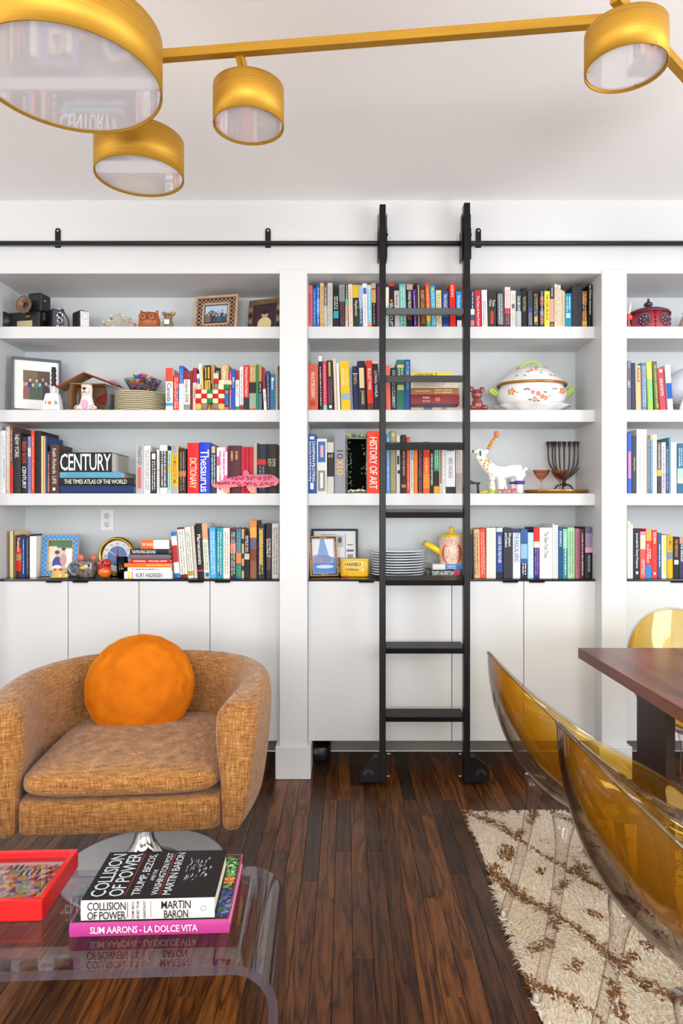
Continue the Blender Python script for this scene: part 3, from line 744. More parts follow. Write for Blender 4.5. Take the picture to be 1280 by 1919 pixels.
shelf_row('on the middle cabinet top right of the ladder', '''
30 73 1140 #12343c dark green | | | |
80 152 1088 #d8ac80 tan and black | 0,1,#3a2418,.0,.2 | ~ | #6a4a38 | L1
146 204 1082 #dc4c30 red-orange | | ~ | #f4c0b0 | L1
212 304 1075 #dcd8cc thick cream linen | | | |
309 368 1075 #24428c deep blue | 0,.08,#c8d4e8;.88,1,#141c30 | UNDER THE WEATHER | #e0e6f0 | a.16 b.7
376 461 1075 #2f3138 charcoal | | Protect/and Defend | #e8e8e8 | a.1 b.38
467 538 1094 #dcdcec pale lilac | .0,.06,#2a2c6a | THE RASCAL KING | #2a6a7c | F.62 a.06 b.66
542 606 1088 #2c5a94 blue and white | .3,.6,#88b8dc;.7,1,#141c28 | ~ | #e8f0f8 | a.7
610 664 1120 #b4d4e6 pale blue | | ~ | #dff0fa |
667 721 1070 #1c2878 red and navy | 0,.28,#d02424;.28,.4,#f0d8c0 | ~ | #e06a9c | a.42
724 846 1073 #f0efee thick white | | The New York Times | #33343a | a.08 b.6
849 865 1040 #e4e2e2 thin white | | | | s
868 899 1050 #eeedee white | | ~ | #7c8088 | s
902 944 1066 #1c4c7c ocean-blue | | ENDURANCE | #dce8f0 | a.08 b.38
947 990 1085 #2c8c90 teal | 0,.4,#7cc8a8 | ~ | #e8f4e0 |
993 1060 1072 #a8d0a4 pale green | | ~ | #6c9c6c |
1065 1108 1081 #a8687c mauve | | ~ | #7c3c50 |
1112 1154 1085 #4c2430 dark maroon | | ~ | #dcc8cc |
1160 1230 1068 #17161c purple-topped black | 0,.12,#5c5878;.12,.4,#8c7c9c;.4,.5,#c89ca8 | WHEN MEN WIN GLORY | #b8b4bc | a.54 b.88
''', 870, 780, 5.12, 0, CT, 'books on the middle cabinet top', 3.315)
# right bay ---------------------------------------------------
shelf_row('on the right bay second shelf', '''
488 547 1170 #6c6478 mauve-grey | .0,.15,#8c88a0,.3,.8 | ART | #e8e8f0 | a.1 b.85
551 598 1197 #39415e slate-navy | | | |
603 668 1228 #f0c090 peach | | PLAGUE | #5c4a48 | a.06 b.38 L1
676 738 1195 #6c80a4 blue-grey | | ~ | #d8e4f4 | L1
744 812 1190 #8cc83c lime-green | 0,.35,#c8e040;.4,.8,#50d080,.3,.9 | ~ | #e8f8c0 | L2
826 880 1178 #6c7448 olive | .88,.95,#d8a040,.4,.9 | ~ | #d8c070 | L3
890 960 1265 #dc4858 pink-red | .03,.1,#fbe0e0,.3,.8 | GHOSTS | #fdeceb | a.2 b.7 L4
985 1050 1225 #eceaf0 white with a blue block | .4,.75,#1c5cb8 | ~ | #e8a0b0 | a.05 b.35 L4
''', 1100, 500, 6.617, 0, ST[1], 'books on the right bay second shelf')
shelf_row('on the right bay third shelf', '''
458 502 200 #3c64d0 blue and pink | .3,.75,#e08cb0,.1,.8 | | |
506 554 220 #3c4458 dark slate with yellow script | | Unsung Hero | #d8d040 | a.3 b.7
557 670 152 #dfe0e4 tall white | | ~ | #b8b8c0 |
674 686 218 #a08878 tan | | | | s
688 708 218 #7c7484 taupe | | ~ | #e0e0e8 | s
711 733 218 #2484b8 cyan-blue | 0,.08,#e8c820 | ~ | #d8ecf4 | s
737 784 212 #f2f1ea ivory-white | | ~ | #a8a8a0 | s
789 835 297 #6c6460 grey-brown with a yellow band | .54,.66,#f0b820;.66,1,#3c3c3c | ~ | #d8d0c4 | s a.05 b.5
839 885 298 #e4dce4 cream and lilac | .6,1,#c8b8dc | ~ | #8c4a78 | s
889 916 335 #2c4c74 short dark blue | | ~ | #c8dcf0 | s
919 936 242 #4c88a0 tall blue-green | | | | s
941 1008 300 #e8e4f2 lilac-white | | | |
1016 1082 310 #2c6c90 teal-blue landscape | .5,.7,#a8dcc0;.7,.8,#e8e8b0 | ~ | #d8ecf4 | a.1 b.45
''', 1100, 780, 5.997, 0, ST[2], 'books on the right bay third shelf')
shelf_row('on the right cabinet top', '''
458 488 1185 #f4f4ee tall white | .08,.13,#e8e020,.2,.8 | | | s
491 516 1222 #f4f3f0 white | | | | s
522 595 1275 #22262f dark slate | .86,.92,#d8dce4,.35,.7 | Journals for Every Purpose | #eceef2 | a.08 b.8
598 658 1300 #f06058 pink, cream and coral striped | 0,.08,#e88cc8;.08,.38,#f2dcb8 | ~ | #fbd8d0 | a.6
662 725 1272 #e03c3c red, orange and blue | 0,.24,#e8a850;.74,1,#2c88d0 | THE BIG/FOUR TENDER | #fbe8e0 | a.3 b.7
729 788 1283 #d83c34 red | .88,.93,#f8f0ec,.35,.7 | EDEN | #fbe8e0 | a.05 b.28
792 836 1315 #3c5880 slate blue | | ~ | #d8e4f4 | a.25 b.75
839 893 1342 #f2f2e2 white and yellow | .04,.5,#ecec50,.3,.8;.6,.9,#ecec50,.3,.8 | | |
902 965 1338 #e0b010 golden yellow | .4,.56,#7c8898 | CAMELOT | #8c6c10 | a.04 b.38
972 1035 1360 #1c2028 black and orange | .56,.67,#c8ccd0,.1,.9 | THE ORIENTALIST | #e8904c | a.06 b.5
1040 1084 1366 #34384c dark patterned | 0,.15,#c8907c | THE SPEAKER | #eceef2 | a.15 b.6
''', 1100, 780, 5.997, 0, CT, 'books on the right cabinet top', 3.315)
seen = {}
for b in BOOKS:
    sz = ' '.join(q for q in (b['sz'], b['tk']) if q and q not in b['nm'])
    if b['l'] and b['r']: rel = f"between the {b['l']} and {b['r']} ones"
    elif b['r']: rel = f"at left end, beside the {b['r']} one"
    elif b['l']: rel = f"at right end, beside the {b['l']} one"
    else: rel = ''
    wh = b['where'].replace('on the ', 'on ').replace('right of the flat stack', 'right side').replace('beside the flat stack', 'left end').replace('beside the blue photo frame', 'left end').replace('between the ladder rails', 'behind the ladder')
    def mk(sz, rel): return ' '.join(f"{sz} {b['nm']} book {rel} {wh}".split())
    lb = mk(sz, rel)
    if len(lb.split()) > 16: lb = mk('', rel)
    if len(lb.split()) > 16 and b['l']: rel = f"right of the {b['l']} one"; lb = mk('', rel)
    if len(lb.split()) > 16: lb = mk('', '')
    if len(lb.split()) > 16: lb = ' '.join(lb.replace('the ', '').split()[:16])
    if lb in seen: print('DUPLABEL', lb)
    seen[lb] = 1; b['o']['label'] = lb
print('books', len(BOOKS))
# ------------------------------------------------------------ ladder track and ladder
t = thing('ladder_track', 'long black steel ladder rail running across the wall above the shelves', 'rail')
RZ = PZ(456.5, 3.175); RY = D(3.175)
b = MB(); b.tube([(-2.6, RY, RZ), (2.75, RY, RZ)], .0112, SATIN, 12).build('pipe', t)
for px in (107.5, 502, 897):
    x = PX(px, 3.19); z0 = RZ - .012; z1 = PZ(427, 3.19); b = MB()
    poly = [(x - .0125, z0), (x + .0125, z0)] + [(x + .0125 * math.cos(a), z1 - .0125 + .0125 * math.sin(a)) for a in [k * math.pi / 8 for k in range(9)]]
    b.prism(poly, -.006, -.001, SATIN); br = b.build('bracket', t)
    MB().tube([(x, RY, RZ - .004), (x, -.002, RZ - .004)], .006, SATIN, 8).build('standoff', br)
    MB().lathe([(0, 0), (.0045, 0), (.0055, -.002)], STEEL, 12, M=T(x, -.0085, z1 - .0125) @ Matrix.Rotation(R(90), 4, 'X')).build('screw', br)

t = thing('rolling_ladder', 'tall black steel rolling library ladder hooked on the black rail', 'ladder', (0, 0, 0))
LD = [(711.5, 723), (869.8, 881.2)]; dF = 3.105
for i, (a, b_) in enumerate(LD):
    x0, x1 = PX(a, dF), PX(b_, dF); zt = PZ(383 if i == 0 else 380, dF)
    rl = MB().box(x0, x1, D(dF), D(dF) + .05, .012, zt, BLACK, .0015).build('rail', t)
    # roller plates either side of the rail, with hooks over the pipe
    b = MB()
    for sx, wd in ((x0 - .0075, .005), (x1 + .0025, .005)):
        b.box(sx, sx + wd, D(3.118), D(3.187), PZ(485, 3.12), PZ(428, 3.12), BLACK, .001)
        b.box(sx + .001, sx + wd - .001, D(3.125), D(3.165), PZ(430, 3.12), PZ(400, 3.12), BLACK, .001)
    b.build('roller_bracket', t)
    for q in (-1, 1):
        MB().tube([(x1 + .0075, D(3.14), RZ + .026 * q), (x1 + .0125, D(3.14), RZ + .026 * q)], .006, BLACK, 10).build('bolt', rl)
    s = -1 if i == 0 else 1; xo = x0 if i == 0 else x1
    zt2 = .128
    pol = [(0, .016), (.088, .016), (.088, .07), (.078, .085), (.022, zt2), (0, zt2)]
    hs = MB(); hs.prism([(xo + s * u, v) for u, v in (pol if s > 0 else pol[::-1])], D(3.11), D(3.15), BLACK); ho = hs.build('wheel_housing', t)
    cx = xo + s * .05; cz = .05
    wl = MB()
    for k in range(9):
        a = math.pi * k / 8
        wl.box(.012, .026, -.0013, .0013, -.0018, .0018, mat('#3a3c42', .3), M=T(cx, D(3.109), cz) @ Matrix.Rotation(-a, 4, 'Y'))
    wl.build('vent_slots', ho, kind='stuff')
    MB().lathe([(0, -.02), (.03, -.02), (.034, -.016), (.034, .016), (.03, .02), (0, .02)], mat('#141414', .6), 20, M=T(cx, D(3.175), .034) @ Matrix.Rotation(R(90), 4, 'X')).build('wheel', t)
    MB().tube([(cx, D(3.15), .034), (cx, D(3.19), .034)], .006, STEEL, 8).build('axle', ho)
    for zz in (PZ(1417, dF), PZ(1459, dF)):
        xi = x1 if i == 0 else x0; MB().tube([(xi, D(3.13), zz), (xi - s * .022, D(3.13), zz)], .0032, STEEL, 8).build('bolt', rl)
xa, xb = PX(723, dF) + .0003, PX(869.8, dF) - .0003
for (yt, yb) in ((577.5, 589.5), (704.5, 717), (832.5, 844), (960.5, 971.5), (1088, 1098.5), (1215.5, 1226.5), (1344, 1354.5)):
    z1 = PZ(yt, dF + .004); z0 = PZ(yb, dF + .004)
    b = MB(); b.box(0, xb - xa, 0, .078, -(z1 - z0), 0, SATIN, .0012)
    b.build('tread', t, loc=(xa, D(dF + .004), z1), rot=(R(12), 0, 0))

# ------------------------------------------------------------ ceiling light
t = thing('ceiling_light', 'branching brass ceiling light of drum shades with white glass discs', 'ceiling light')
DIFF = mat('#f4f1f6', .03, spec=.9, coat=1.0)
DR = [(-.680, 1.684, .221, .13, 8), (-.650, 2.152, .137, .118, 40), (-.2659, 1.87, .0965, .106, 70), (.668, 1.629, .0945, .095, 50), (1.32, 2.24, .137, .118, 10)]
bz = 2.455
for (x, d, r, h, a0) in DR:
    zb = 2.3; b = MB(); n = 72; th = .0035
    b.lathe([(0, h), (r - .004, h), (r, h - .003), (r, 0), (r - th, 0), (r - th, h - .005), (0, h - .005)], M_BRASS, n)
    dr = b.build('drum_shade', t, loc=(x, D(d), zb))
    MB().lathe([(0, .006), (r - th - .002, .006), (r - th - .001, .009), (r - th - .001, .014), (0, .014)], DIFF, n, smooth=False).build('diffuser', dr)
    for k in range(3):
        a = R(a0 + 120 * k); c_, s_ = math.cos(a), math.sin(a)
        MB().tube([((r + .002) * c_, (r + .002) * s_, .004), ((r - .014) * c_, (r - .014) * s_, .004)], .0011, M_BRASS, 6).build('pin', dr)
def bar(p, q, w=.024):
    p, q = Vector(p), Vector(q); dd = q - p; L_ = dd.length; b = MB(); b.box(0, L_, -w / 2, w / 2, -w / 2, w / 2, M_BRASS, .0008)
    o = b.build('arm', t); o.matrix_world = T(*p) @ dd.to_track_quat('X', 'Z').to_matrix().to_4x4(); return o
bar((-.68, D(1.835), bz), (.72, D(1.675), bz))
bar((-.68, D(1.64), bz), (-.65, D(2.19), bz - .016))
bar((-.28, D(1.80), bz - .005), (-.266, D(1.845), 2.403), .02)
bar((.63, D(1.60), bz - .003), (1.36, D(2.28), bz - .003))
MB().box(-.012, .012, -.012, .012, 2.42, 2.69, M_BRASS).build('stem', t, loc=(-.68, D(1.60), 0))
MB().lathe([(0, 2.68), (.07, 2.68), (.075, 2.684), (.075, 2.7045), (0, 2.7045)], M_BRASS, 40).build('canopy', t, loc=(-.68, D(1.60), 0))

# ------------------------------------------------------------ tan armchair
t = thing('armchair', 'tan tweed swivel barrel armchair with an orange round cushion', 'armchair', (-.705, D(2.39), 0), (0, 0, R(4.5)))
plan = smoothpts([(q[0], q[1], 0) for q in [(-.352, -.335), (-.372, -.20), (-.390, -.05), (-.372, .10), (-.305, .24), (-.18, .33), (0, .36), (.18, .33), (.305, .24), (.372, .10), (.394, -.05), (.380, -.20), (.352, -.335)]], 8)
prof = [(-.055, .40), (-.062, .52), (-.060, .60), (-.052, .65), (-.030, .682), (.000, .69), (.032, .68), (.046, .655), (.050, .60), (.046, .52), (.036, .42), (.022, .33), (.010, .295), (-.012, .280), (-.046, .284), (-.052, .32)]
prof = [(p.x, p.y) for p in smoothpts([(a, b_, 0) for a, b_ in prof], 3, True)]
def ring(i, sc=1, off=0):
    p = plan[i]; tg = (plan[min(i + 1, len(plan) - 1)] - plan[max(i - 1, 0)]).normalized(); nrm = Vector((-tg.y, tg.x, 0))
    if nrm.dot(p) < 0 and abs(p.x) > .05: nrm = -nrm
    if p.y > .2 and nrm.y < 0: nrm = -nrm
    p = p + tg * off; f = i / (len(plan) - 1); fr = max(0, (abs(f - .5) - .36) / .14)       # arms drop and flare a little at the front
    out = []
    for u, z in prof:
        zc = .48; uu = u * (1 + .25 * fr * max(0, (z - .45) / .2)); z2 = z - .022 * fr ** 2 * max(0, (z - .4) / .28)
        cu_ = 0.006
        out.append(tuple(p + nrm * (cu_ + (uu - cu_) * sc) + Vector((0, 0, zc + (z2 - zc) * (sc * .12 + .88 if sc < 1 else 1)))))
    return out
rows = [ring(0, .55, -.020), ring(0, .85, -.013)] + [ring(i) for i in range(len(plan))] + [ring(len(plan) - 1, .85, .013), ring(len(plan) - 1, .55, .020)]
MB().grid(rows, M_TWEED, closed_v=True, caps=True).build('backrest', t)
for q in (1, -2):
    MB().tube([Vector(p) for p in rows[q]], .0026, M_TWEED, 6, closed=True).build('piping', t)
MB().ball((0, -.02, .333), (.306, .338, .054), M_TWEED, 16, 40, e1=.18, e2=.14).build('seat_base', t)
def crown(x, y, z): return x, y, z * (1 - .30 * (x * x) ** 2 - .12 * y * y) + .06 * (1 - x * x) * (1 - y * y)
MB().ball((0, -.035, .430), (.302, .332, .054), M_TWEED, 18, 56, e1=.5, e2=.25, fn=crown).build('seat_cushion', t)
MB().lathe([(0, .286), (.06, .286), (.07, .275), (.032, .268), (.022, .24), (.024, .16), (.036, .10), (.062, .055), (.10, .027), (.130, .015), (.133, .012), (0, .012)], CHROME, 40).build('pedestal', t)
MB().lathe([(0, 0.0005), (.278, 0.0005), (.283, .004), (.28, .010), (.27, .012), (0, .0125)], mat('#b9bbbd', .18, .75), 64).build('base_plate', t)
b = MB()
def pfn(x, y, z):
    a = math.atan2(y, x); r = math.hypot(x, y); k = 1 + r ** 6 * (.003 * math.sin(9 * a + 1) + .005 * math.sin(17 * a) + .004 * math.sin(31 * a + 2))
    zz = z * (1 - .25 * r ** 4) + r ** 8 * .5 * math.sin(17 * a) * (1 if z > 0 else -1) * (1 - r) * 2.0
    return x * k, y * k, zz
b.ball((0, 0, 0), (.198, .192, .075), M_VELVET, 40, 96, e1=.8, fn=pfn)
o = b.build('round_cushion', loc=(-.762, D(2.53), .600), rot=(R(90 - 21), 0, R(8)))
o['label'] = 'round burnt-orange velvet cushion leaning in the tan armchair'; o['category'] = 'cushion'

# ------------------------------------------------------------ acrylic coffee table with books and tray
TR = R(-2.5) * -1
t = thing('coffee_table', 'clear acrylic waterfall coffee table with rounded bent corners', 'table', (-.125, D(1.262), 0), (0, 0, TR))
W_ = 1.15; H_ = .41; r0 = .085; th = .018
def wf(off):
    P = [(-off, 0.001)]
    for k in range(13): a = math.pi / 2 * k / 12; P.append((-r0 + (r0 - off) * math.cos(a), H_ - r0 + (r0 - off) * math.sin(a)))
    for k in range(13): a = math.pi / 2 + math.pi / 2 * k / 12; P.append((-W_ + r0 + (r0 - off) * math.cos(a), H_ - r0 + (r0 - off) * math.sin(a)))
    P.append((-W_ + off, 0.001)); return P
Po, Pi = wf(0), wf(th); DP = .352
b = MB(); b.grid([[(x, 0, z), (x, DP, z)] for x, z in Po], M_CLEAR); b.grid([[(x, 0, z), (x, DP, z)] for x, z in Pi], M_CLEAR)
b.build('slab', t)
b = MB()
for y in (0, DP): b.grid([[(a[0], y, a[1]), (c[0], y, c[1])] for a, c in zip(Po, Pi)], M_TINT, smooth=False)
b.build('polished_edge', t, kind='stuff')
RT = Matrix.Rotation(TR, 4, 'Z')
def flatbook(name, label, px, py, zb, w, L_, dep, rotz):
    d = (CAMZ - zb) * F / (py - CY); x = PX(px, d)
    return thing(name, label, 'book', (x, D(d), zb + w / 2), (0, R(-90), rotz) if False else (0, 0, 0)), x, d
zt = H_ + .0006
d1 = (CAMZ - zt) * F / (1748.5 - CY); x1 = PX(430, d1)
r = thing('book', 'large pink-spined art book under the black book on the coffee table', 'book'); r.matrix_world = T(x1, D(d1), zt + .0135) @ RT @ Matrix.Rotation(R(-90), 4, 'Y')
book(r, .027, .312, .258, '#b23a86', (), 'SLIM AARONS - LA DOLCE VITA', '#f6e4f0', False, .13, .80)
zt2 = zt + .0276
b = MB(); rr = random.Random(3)   # garden photograph on the cover: foliage, a figure, a blue pool
z0 = .0137
def leafpatch(x0, x1, y0, y1, cols, n, s):
    for _ in range(n):
        x = rr.uniform(x0, x1); y = rr.uniform(y0, y1); a = rr.uniform(0, 6.28); q = rr.uniform(s * .5, s)
        b.add([(z0 + rr.uniform(0, .0003), y + q * math.sin(a + k * 2.1) * .8, x + q * math.cos(a + k * 2.1)) for k in range(3)], [(0, 1, 2)], mat(rr.choice(cols), .25))
b.add([(z0 - .0001, .002, .004), (z0 - .0001, .255, .004), (z0 - .0001, .255, .309), (z0 - .0001, .002, .309)], [(3, 2, 1, 0)], mat('#22381c', .2))
leafpatch(.008, .30, .01, .25, ('#1c3a14', '#2f6a22', '#4c8a30', '#16240f', '#6aa040'), 900, .012)
leafpatch(.008, .05, .01, .11, ('#26308a', '#3a4cb0', '#1c2058', '#8088c0'), 160, .010)
leafpatch(.010, .045, .13, .155, ('#f07838', '#f8a868', '#e85c28'), 60, .008)
leafpatch(.29, .303, .03, .06, ('#d8a088', '#c08068'), 20, .006)
leafpatch(.285, .303, .12, .2, ('#38a8c8', '#60c0d8'), 40, .008)
leafpatch(.01, .04, .16, .24, ('#58b040', '#90d060', '#40903a', '#c8e0e8'), 100, .008)
b.build('cover_photo', r, kind='stuff')
dC = (CAMZ - zt2) * F / (1722.5 - CY); x2 = PX(402, dC)
r = thing('book', 'thick black hardcover with white spine lying on the pink art book', 'book'); r.matrix_world = T(x2, D(dC) + .004, zt2 + .021) @ RT @ Matrix.Rotation(R(-90), 4, 'Y')
book(r, .040, .262, .190, '#121214', ((0, 1, '#d9d8d6'), (.345, .352, '#b04a3a', .12, .88), (.52, .524, '#b04a3a', .12, .88)), None)
for s, f, a, b_, rw in (('COLLISION', .40, .05, .335, .22), ('OF POWER', .40, .05, .335, -.24), ('MARTIN', .42, .60, .82, .22), ('BARON', .42, .62, .80, -.24)):
    h = .262; MB().text(s, mat('#141414'), ((b_ - a) * h, .040 * .40), T(.040 * rw, -.0034, h * (1 - (a + b_) / 2)) @ TV).build('spine_title', r)
for s, u in (('TRUMP, BEZOS,', .39), ('AND THE', .425), ('WASHINGTON POST', .475)):
    MB().text(s, mat('#2a2a2a'), (.036, .0052), T(0, -.0034, .262 * (1 - u)) @ TF @ Matrix.Identity(4)).build('spine_title', r)
MB().lathe([(.0045, 0), (.0055, 0)], mat('#8a8a8a'), 20, M=T(0, -.0034, .262 * .085) @ Matrix.Rotation(R(90), 4, 'X')).build('publisher_mark', r)
# front-cover lettering runs across the cover, away from the spine
LT = mat('#c9d3dc', .35); zc = .0205
def cov(s, along, c0, c1, hh, m=LT):   # along = position from left end of the spine; text reads from spine to fore-edge
    c0, c1 = c0 * .88, c1 * .88
    M = T(zc, (c0 + c1) / 2, .262 - along) @ Matrix(((0, 0, 1, 0), (1, 0, 0, 0), (0, 1, 0, 0), (0, 0, 0, 1)))
    MB().text(s, m, (c1 - c0, hh), M).build('cover_title', r)
cov('COLLISION', .026, .012, .205, .030); cov('OF POWER', .062, .012, .205, .030)
cov('TRUMP, BEZOS,', .103, .014, .200, .019); cov('AND THE', .122, .075, .125, .008); cov('WASHINGTON POST', .139, .014, .205, .014); cov('MARTIN BARON', .163, .014, .205, .017)
RED = mat('#b8402c')
for al in (.082, .150): MB().box(zc - .0001, zc + .0002, .012, .180, .262 - al - .0006, .262 - al + .0006, RED).build('cover_rule', r)
b = MB()
for _ in range(46):
    y = rr.uniform(.06, .15); z = rr.uniform(.185, .235); b.add([(zc, y, .262 - z), (zc, y + rr.uniform(.004, .02), .262 - z), (zc, y + .01, .262 - z - rr.uniform(.001, .004))], [(0, 1, 2)], mat('#aab4c0', .3))
b.build('cover_photo', r, kind='stuff')
# red tray
dT = (CAMZ - H_) * F / (1727 - CY); xT = PX(79, dT)
t = thing('tray', 'red lacquered square tray frame with geometric pattern on the coffee table', 'tray', (xT, D(dT), H_ + .0007), (0, 0, TR))
REDL = mat('#d80406', .22, coat=.4); TW, TD, TH = .34, .212, .043; b = MB(); wt = .0125
for (x0, x1, y0, y1) in ((-TW, 0, 0, wt), (-TW, 0, TD - wt, TD), (-wt, 0, wt, TD - wt), (-TW, -TW + wt, wt, TD - wt)):
    MB().box(x0, x1, y0, y1, 0, TH, REDL, .0012).build('side', t)
MB().box(-TW + wt, -wt, wt, TD - wt, .002, .020, mat('#efe6d8', .4)).build('base_panel', t)
MB().box(-TW + wt, -wt, wt, TD - wt, .0285, .030, M_CLEAR).build('glass_pane', t)
b = MB(); cs = .0235; zq = .0204; nx = int((TW - 2 * wt) / cs); ny = int((TD - 2 * wt) / cs); ox = -wt - nx * cs; oy = wt + (TD - 2 * wt - ny * cs) / 2
for i in range(nx):
    for j in range(ny):
        x = ox + i * cs; y = oy + j * cs; k = rr.randrange(8); c = [(x, y), (x + cs, y), (x + cs, y + cs), (x, y + cs)]
        def pl(pts, col, e=0): b.add([(p[0], p[1], zq + e) for p in pts], [list(range(len(pts)))], mat(col, .4))
        pl(c, rr.choice(('#efe6d8', '#e8cdb8', '#f0e4a8', '#e4c8bc')))
        if k == 0: pl([c[0], c[1], c[2]], '#b4252c', .0002)
        elif k == 1: pl([c[0], c[1], (x + cs / 2, y + cs)], '#7c6a70', .0002)
        elif k in (2, 3):
            pl(c, '#f2b428' if k == 2 else '#5c86dc', .0001)
            for sg, col in ((0, '#5c86dc' if k == 2 else '#f2b428'),):
                pl([(x + cs / 2 + cs * .46 * math.cos(math.pi * q / 8), y + cs / 2 + cs * .46 * math.sin(math.pi * q / 8)) for q in range(9)], col, .0002)
            pl([(x + cs / 2 + cs * .46 * math.cos(math.pi + math.pi * q / 8), y + cs / 2 + cs * .46 * math.sin(math.pi + math.pi * q / 8)) for q in range(9)], '#f0cc48' if k == 3 else '#f0dfc0', .0002)
        elif k == 4:
            for q in (0, .5): pl([(x + cs * q, y), (x + cs * (q + .25), y), (x + cs * (q + .25), y + cs), (x + cs * q, y + cs)], '#4c6458', .0002)
        elif k == 5: pl([c[0], (x + cs / 2, y + cs / 2), c[3]], '#ee7c34', .0002); pl([c[1], c[2], (x + cs / 2, y + cs / 2)], '#ee7c34', .0002)
        elif k == 6: pl([c[0], (x + cs, y + cs / 2), c[3]], '#98d8a0', .0002)
        else: pl([(x + cs / 2, y), (x + cs, y + cs / 2), (x + cs / 2, y + cs), (x, y + cs / 2)], '#b8303a', .0002)
b.build('pattern_tiles', t, kind='stuff')

# ------------------------------------------------------------ dining table, chairs, rug
t = thing('dining_table', 'dark walnut rectangular dining table with a slab leg', 'table', (.855, D(2.514), 0))
zt = .745; b = MB(); MB().box(0, .95, -1.95, 0, zt - .037, zt, M_WALNUT, .0012).build('tabletop', t)
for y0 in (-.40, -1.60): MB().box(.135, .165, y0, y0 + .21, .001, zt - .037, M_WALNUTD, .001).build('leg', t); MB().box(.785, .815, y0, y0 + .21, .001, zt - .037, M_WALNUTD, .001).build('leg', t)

def shell_pt(th, ph, off):
    """oval bucket chair facing +x: th round the rim (0 = front), ph 0 at the rim .. pi/2 at the bottom"""
    q = min(1, ph / .75); q = q * q * (3 - 2 * q)
    if off > .01: off = .004 + (off - .009) * 0 + (off - .013) + .040 * q
    a, bb = .268 - off, .275 - off
    x0 = a * math.cos(th); y0 = bb * math.sin(th)
    f = (x0 / .268 + 1) / 2                                   # 0 back .. 1 front
    zr = .84 - .39 * f - .045 * math.sin(th) ** 2 + .012 * max(0, f - .8) * 5
    zp = .425 + off * .9
    s = math.cos(ph); c = math.sin(ph)
    xs = .02 + (x0 - .02) * s ** (.92 if f < .5 else .75)
    # lumbar swell of the seat pan inside
    return (xs, y0 * s ** .8, zp + (zr - zp) * (1 - c) )
def make_shell(off, th_, m, name, parent):
    nT, nP = 72, 22; b = MB()
    for o in (off, off + th_):
        rows = [[shell_pt(2 * math.pi * j / nT, math.pi / 2 * i / nP, o) for j in range(nT)] for i in range(nP + 1)]
        b.grid(rows, m, closed_v=True)
    rim = [[shell_pt(2 * math.pi * j / nT, 0, off) for j in range(nT)], [shell_pt(2 * math.pi * j / nT, 0, off + th_) for j in range(nT)]]
    b.grid(rim, m, closed_v=True, smooth=False)
    return b.build(name, parent)
def acrylic_chair(loc, rz, label, full=True):
    t = thing('dining_chair', label, 'chair', loc, (0, 0, rz), 'clear and amber acrylic chairs around the dining table')
    make_shell(0, .005, M_SHELLC, 'outer_shell', t); make_shell(.013, .004, M_AMBER, 'seat_shell', t)
    nT = 72
    MB().tube([Vector(shell_pt(2 * math.pi * j / nT, 0, .002)) + Vector((0, 0, .001)) for j in range(nT)], .0045, M_ROD, 8, closed=True).build('rim', t)
    for sx, sy in ((-1, -1), (-1, 1), (1, -1), (1, 1)):
        top = Vector((-.105 if sx < 0 else .13, .135 * sy, .450)); bot = Vector((-.19 if sx < 0 else .215, .178 * sy, .012))
        pts = []; rad = []
        for k in range(13):
            f = k / 12; p = top.lerp(bot, f); p.x += -sx * .012 * math.sin(math.pi * f); pts.append(p)
            rad.append(.0165 - .004 * f + .014 * max(0, 1 - f * 5) ** 1.5)
        lg = MB().tube(pts, rad, M_ROD, 16).build('leg', t)
        MB().ball((bot.x, bot.y, .016), (.0085, .0085, .013), mat('#e8e4da', .4), 8, 12).build('foot_plug', lg)
        MB().lathe([(0, 0), (.0125, 0), (.0135, .003), (.0125, .006), (0, .006)], mat('#cfc9a8', .35), 16, c=(bot.x, bot.y, .0055)).build('foot_pad', lg)
    return t
acrylic_chair((.397 + .268, D(1.885), .012), 0, 'amber acrylic chair at the near long side of the table, second from camera')
acrylic_chair((.394 + .268, D(1.235), .012), 0, 'amber acrylic chair nearest the camera at bottom right')
acrylic_chair((1.36, D(2.585), .004), R(-90), 'pale amber acrylic chair at the far end of the dining table')

t = thing('rug', 'shaggy cream wool rug with brown diamond lines under the dining table', 'rug', (.502, D(2.82), 0), (0, 0, R(1.2) * -1))
RW, RL = 1.5, 2.1
MB().box(.012, RW - .01, -RL + .01, -.012, .0008, .006, mat('#f6ecd8', .9)).build('backing', t)
rs = np.random.RandomState(2); NB = 90000
x = rs.uniform(0, RW, NB); y = -rs.uniform(0, 1, NB) ** 1.0 * RL
keep = (y > -1.35) | (rs.rand(NB) < .45); x, y = x[keep], y[keep]; NB = len(x)
wob = .02 * np.sin(x * 21 + 2) + .02 * np.sin(y * 17) + rs.normal(0, .008, NB)
u = (x * 1.0 + y * .62 + wob) / .30; v = (x * 1.0 - y * .62 + wob) / .30
du = np.abs(u - np.round(u)); dv = np.abs(v - np.round(v)); cn = (np.abs(np.mod(u + .5, 1) - .5 + 0) * 0)
brown = ((du < .060) | (dv < .060) | ((np.abs(du - .5) < .07) & (np.abs(dv - .5) < .07))) & (np.sin(x * 37 + y * 23) > -.55) | ((np.abs(x - .02) < .012) & False)
top = y > -.03; brown |= top & (np.sin(x * 95) > .55)
brown &= rs.rand(NB) < .85
dirn = 2.4 + 1.2 * np.sin(x * 9 + 1) * np.cos(y * 8) + rs.normal(0, .5, NB); L_ = rs.uniform(.018, .034, NB); hgt = rs.uniform(.006, .012, NB)
dx = np.cos(dirn); dy = np.sin(dirn); wx = -dy * .0027; wy = dx * .0027
V = np.zeros((NB, 5, 3)); 
V[:, 0] = np.stack([x - wx, y - wy, np.full(NB, .005)], 1); V[:, 1] = np.stack([x + wx, y + wy, np.full(NB, .005)], 1)
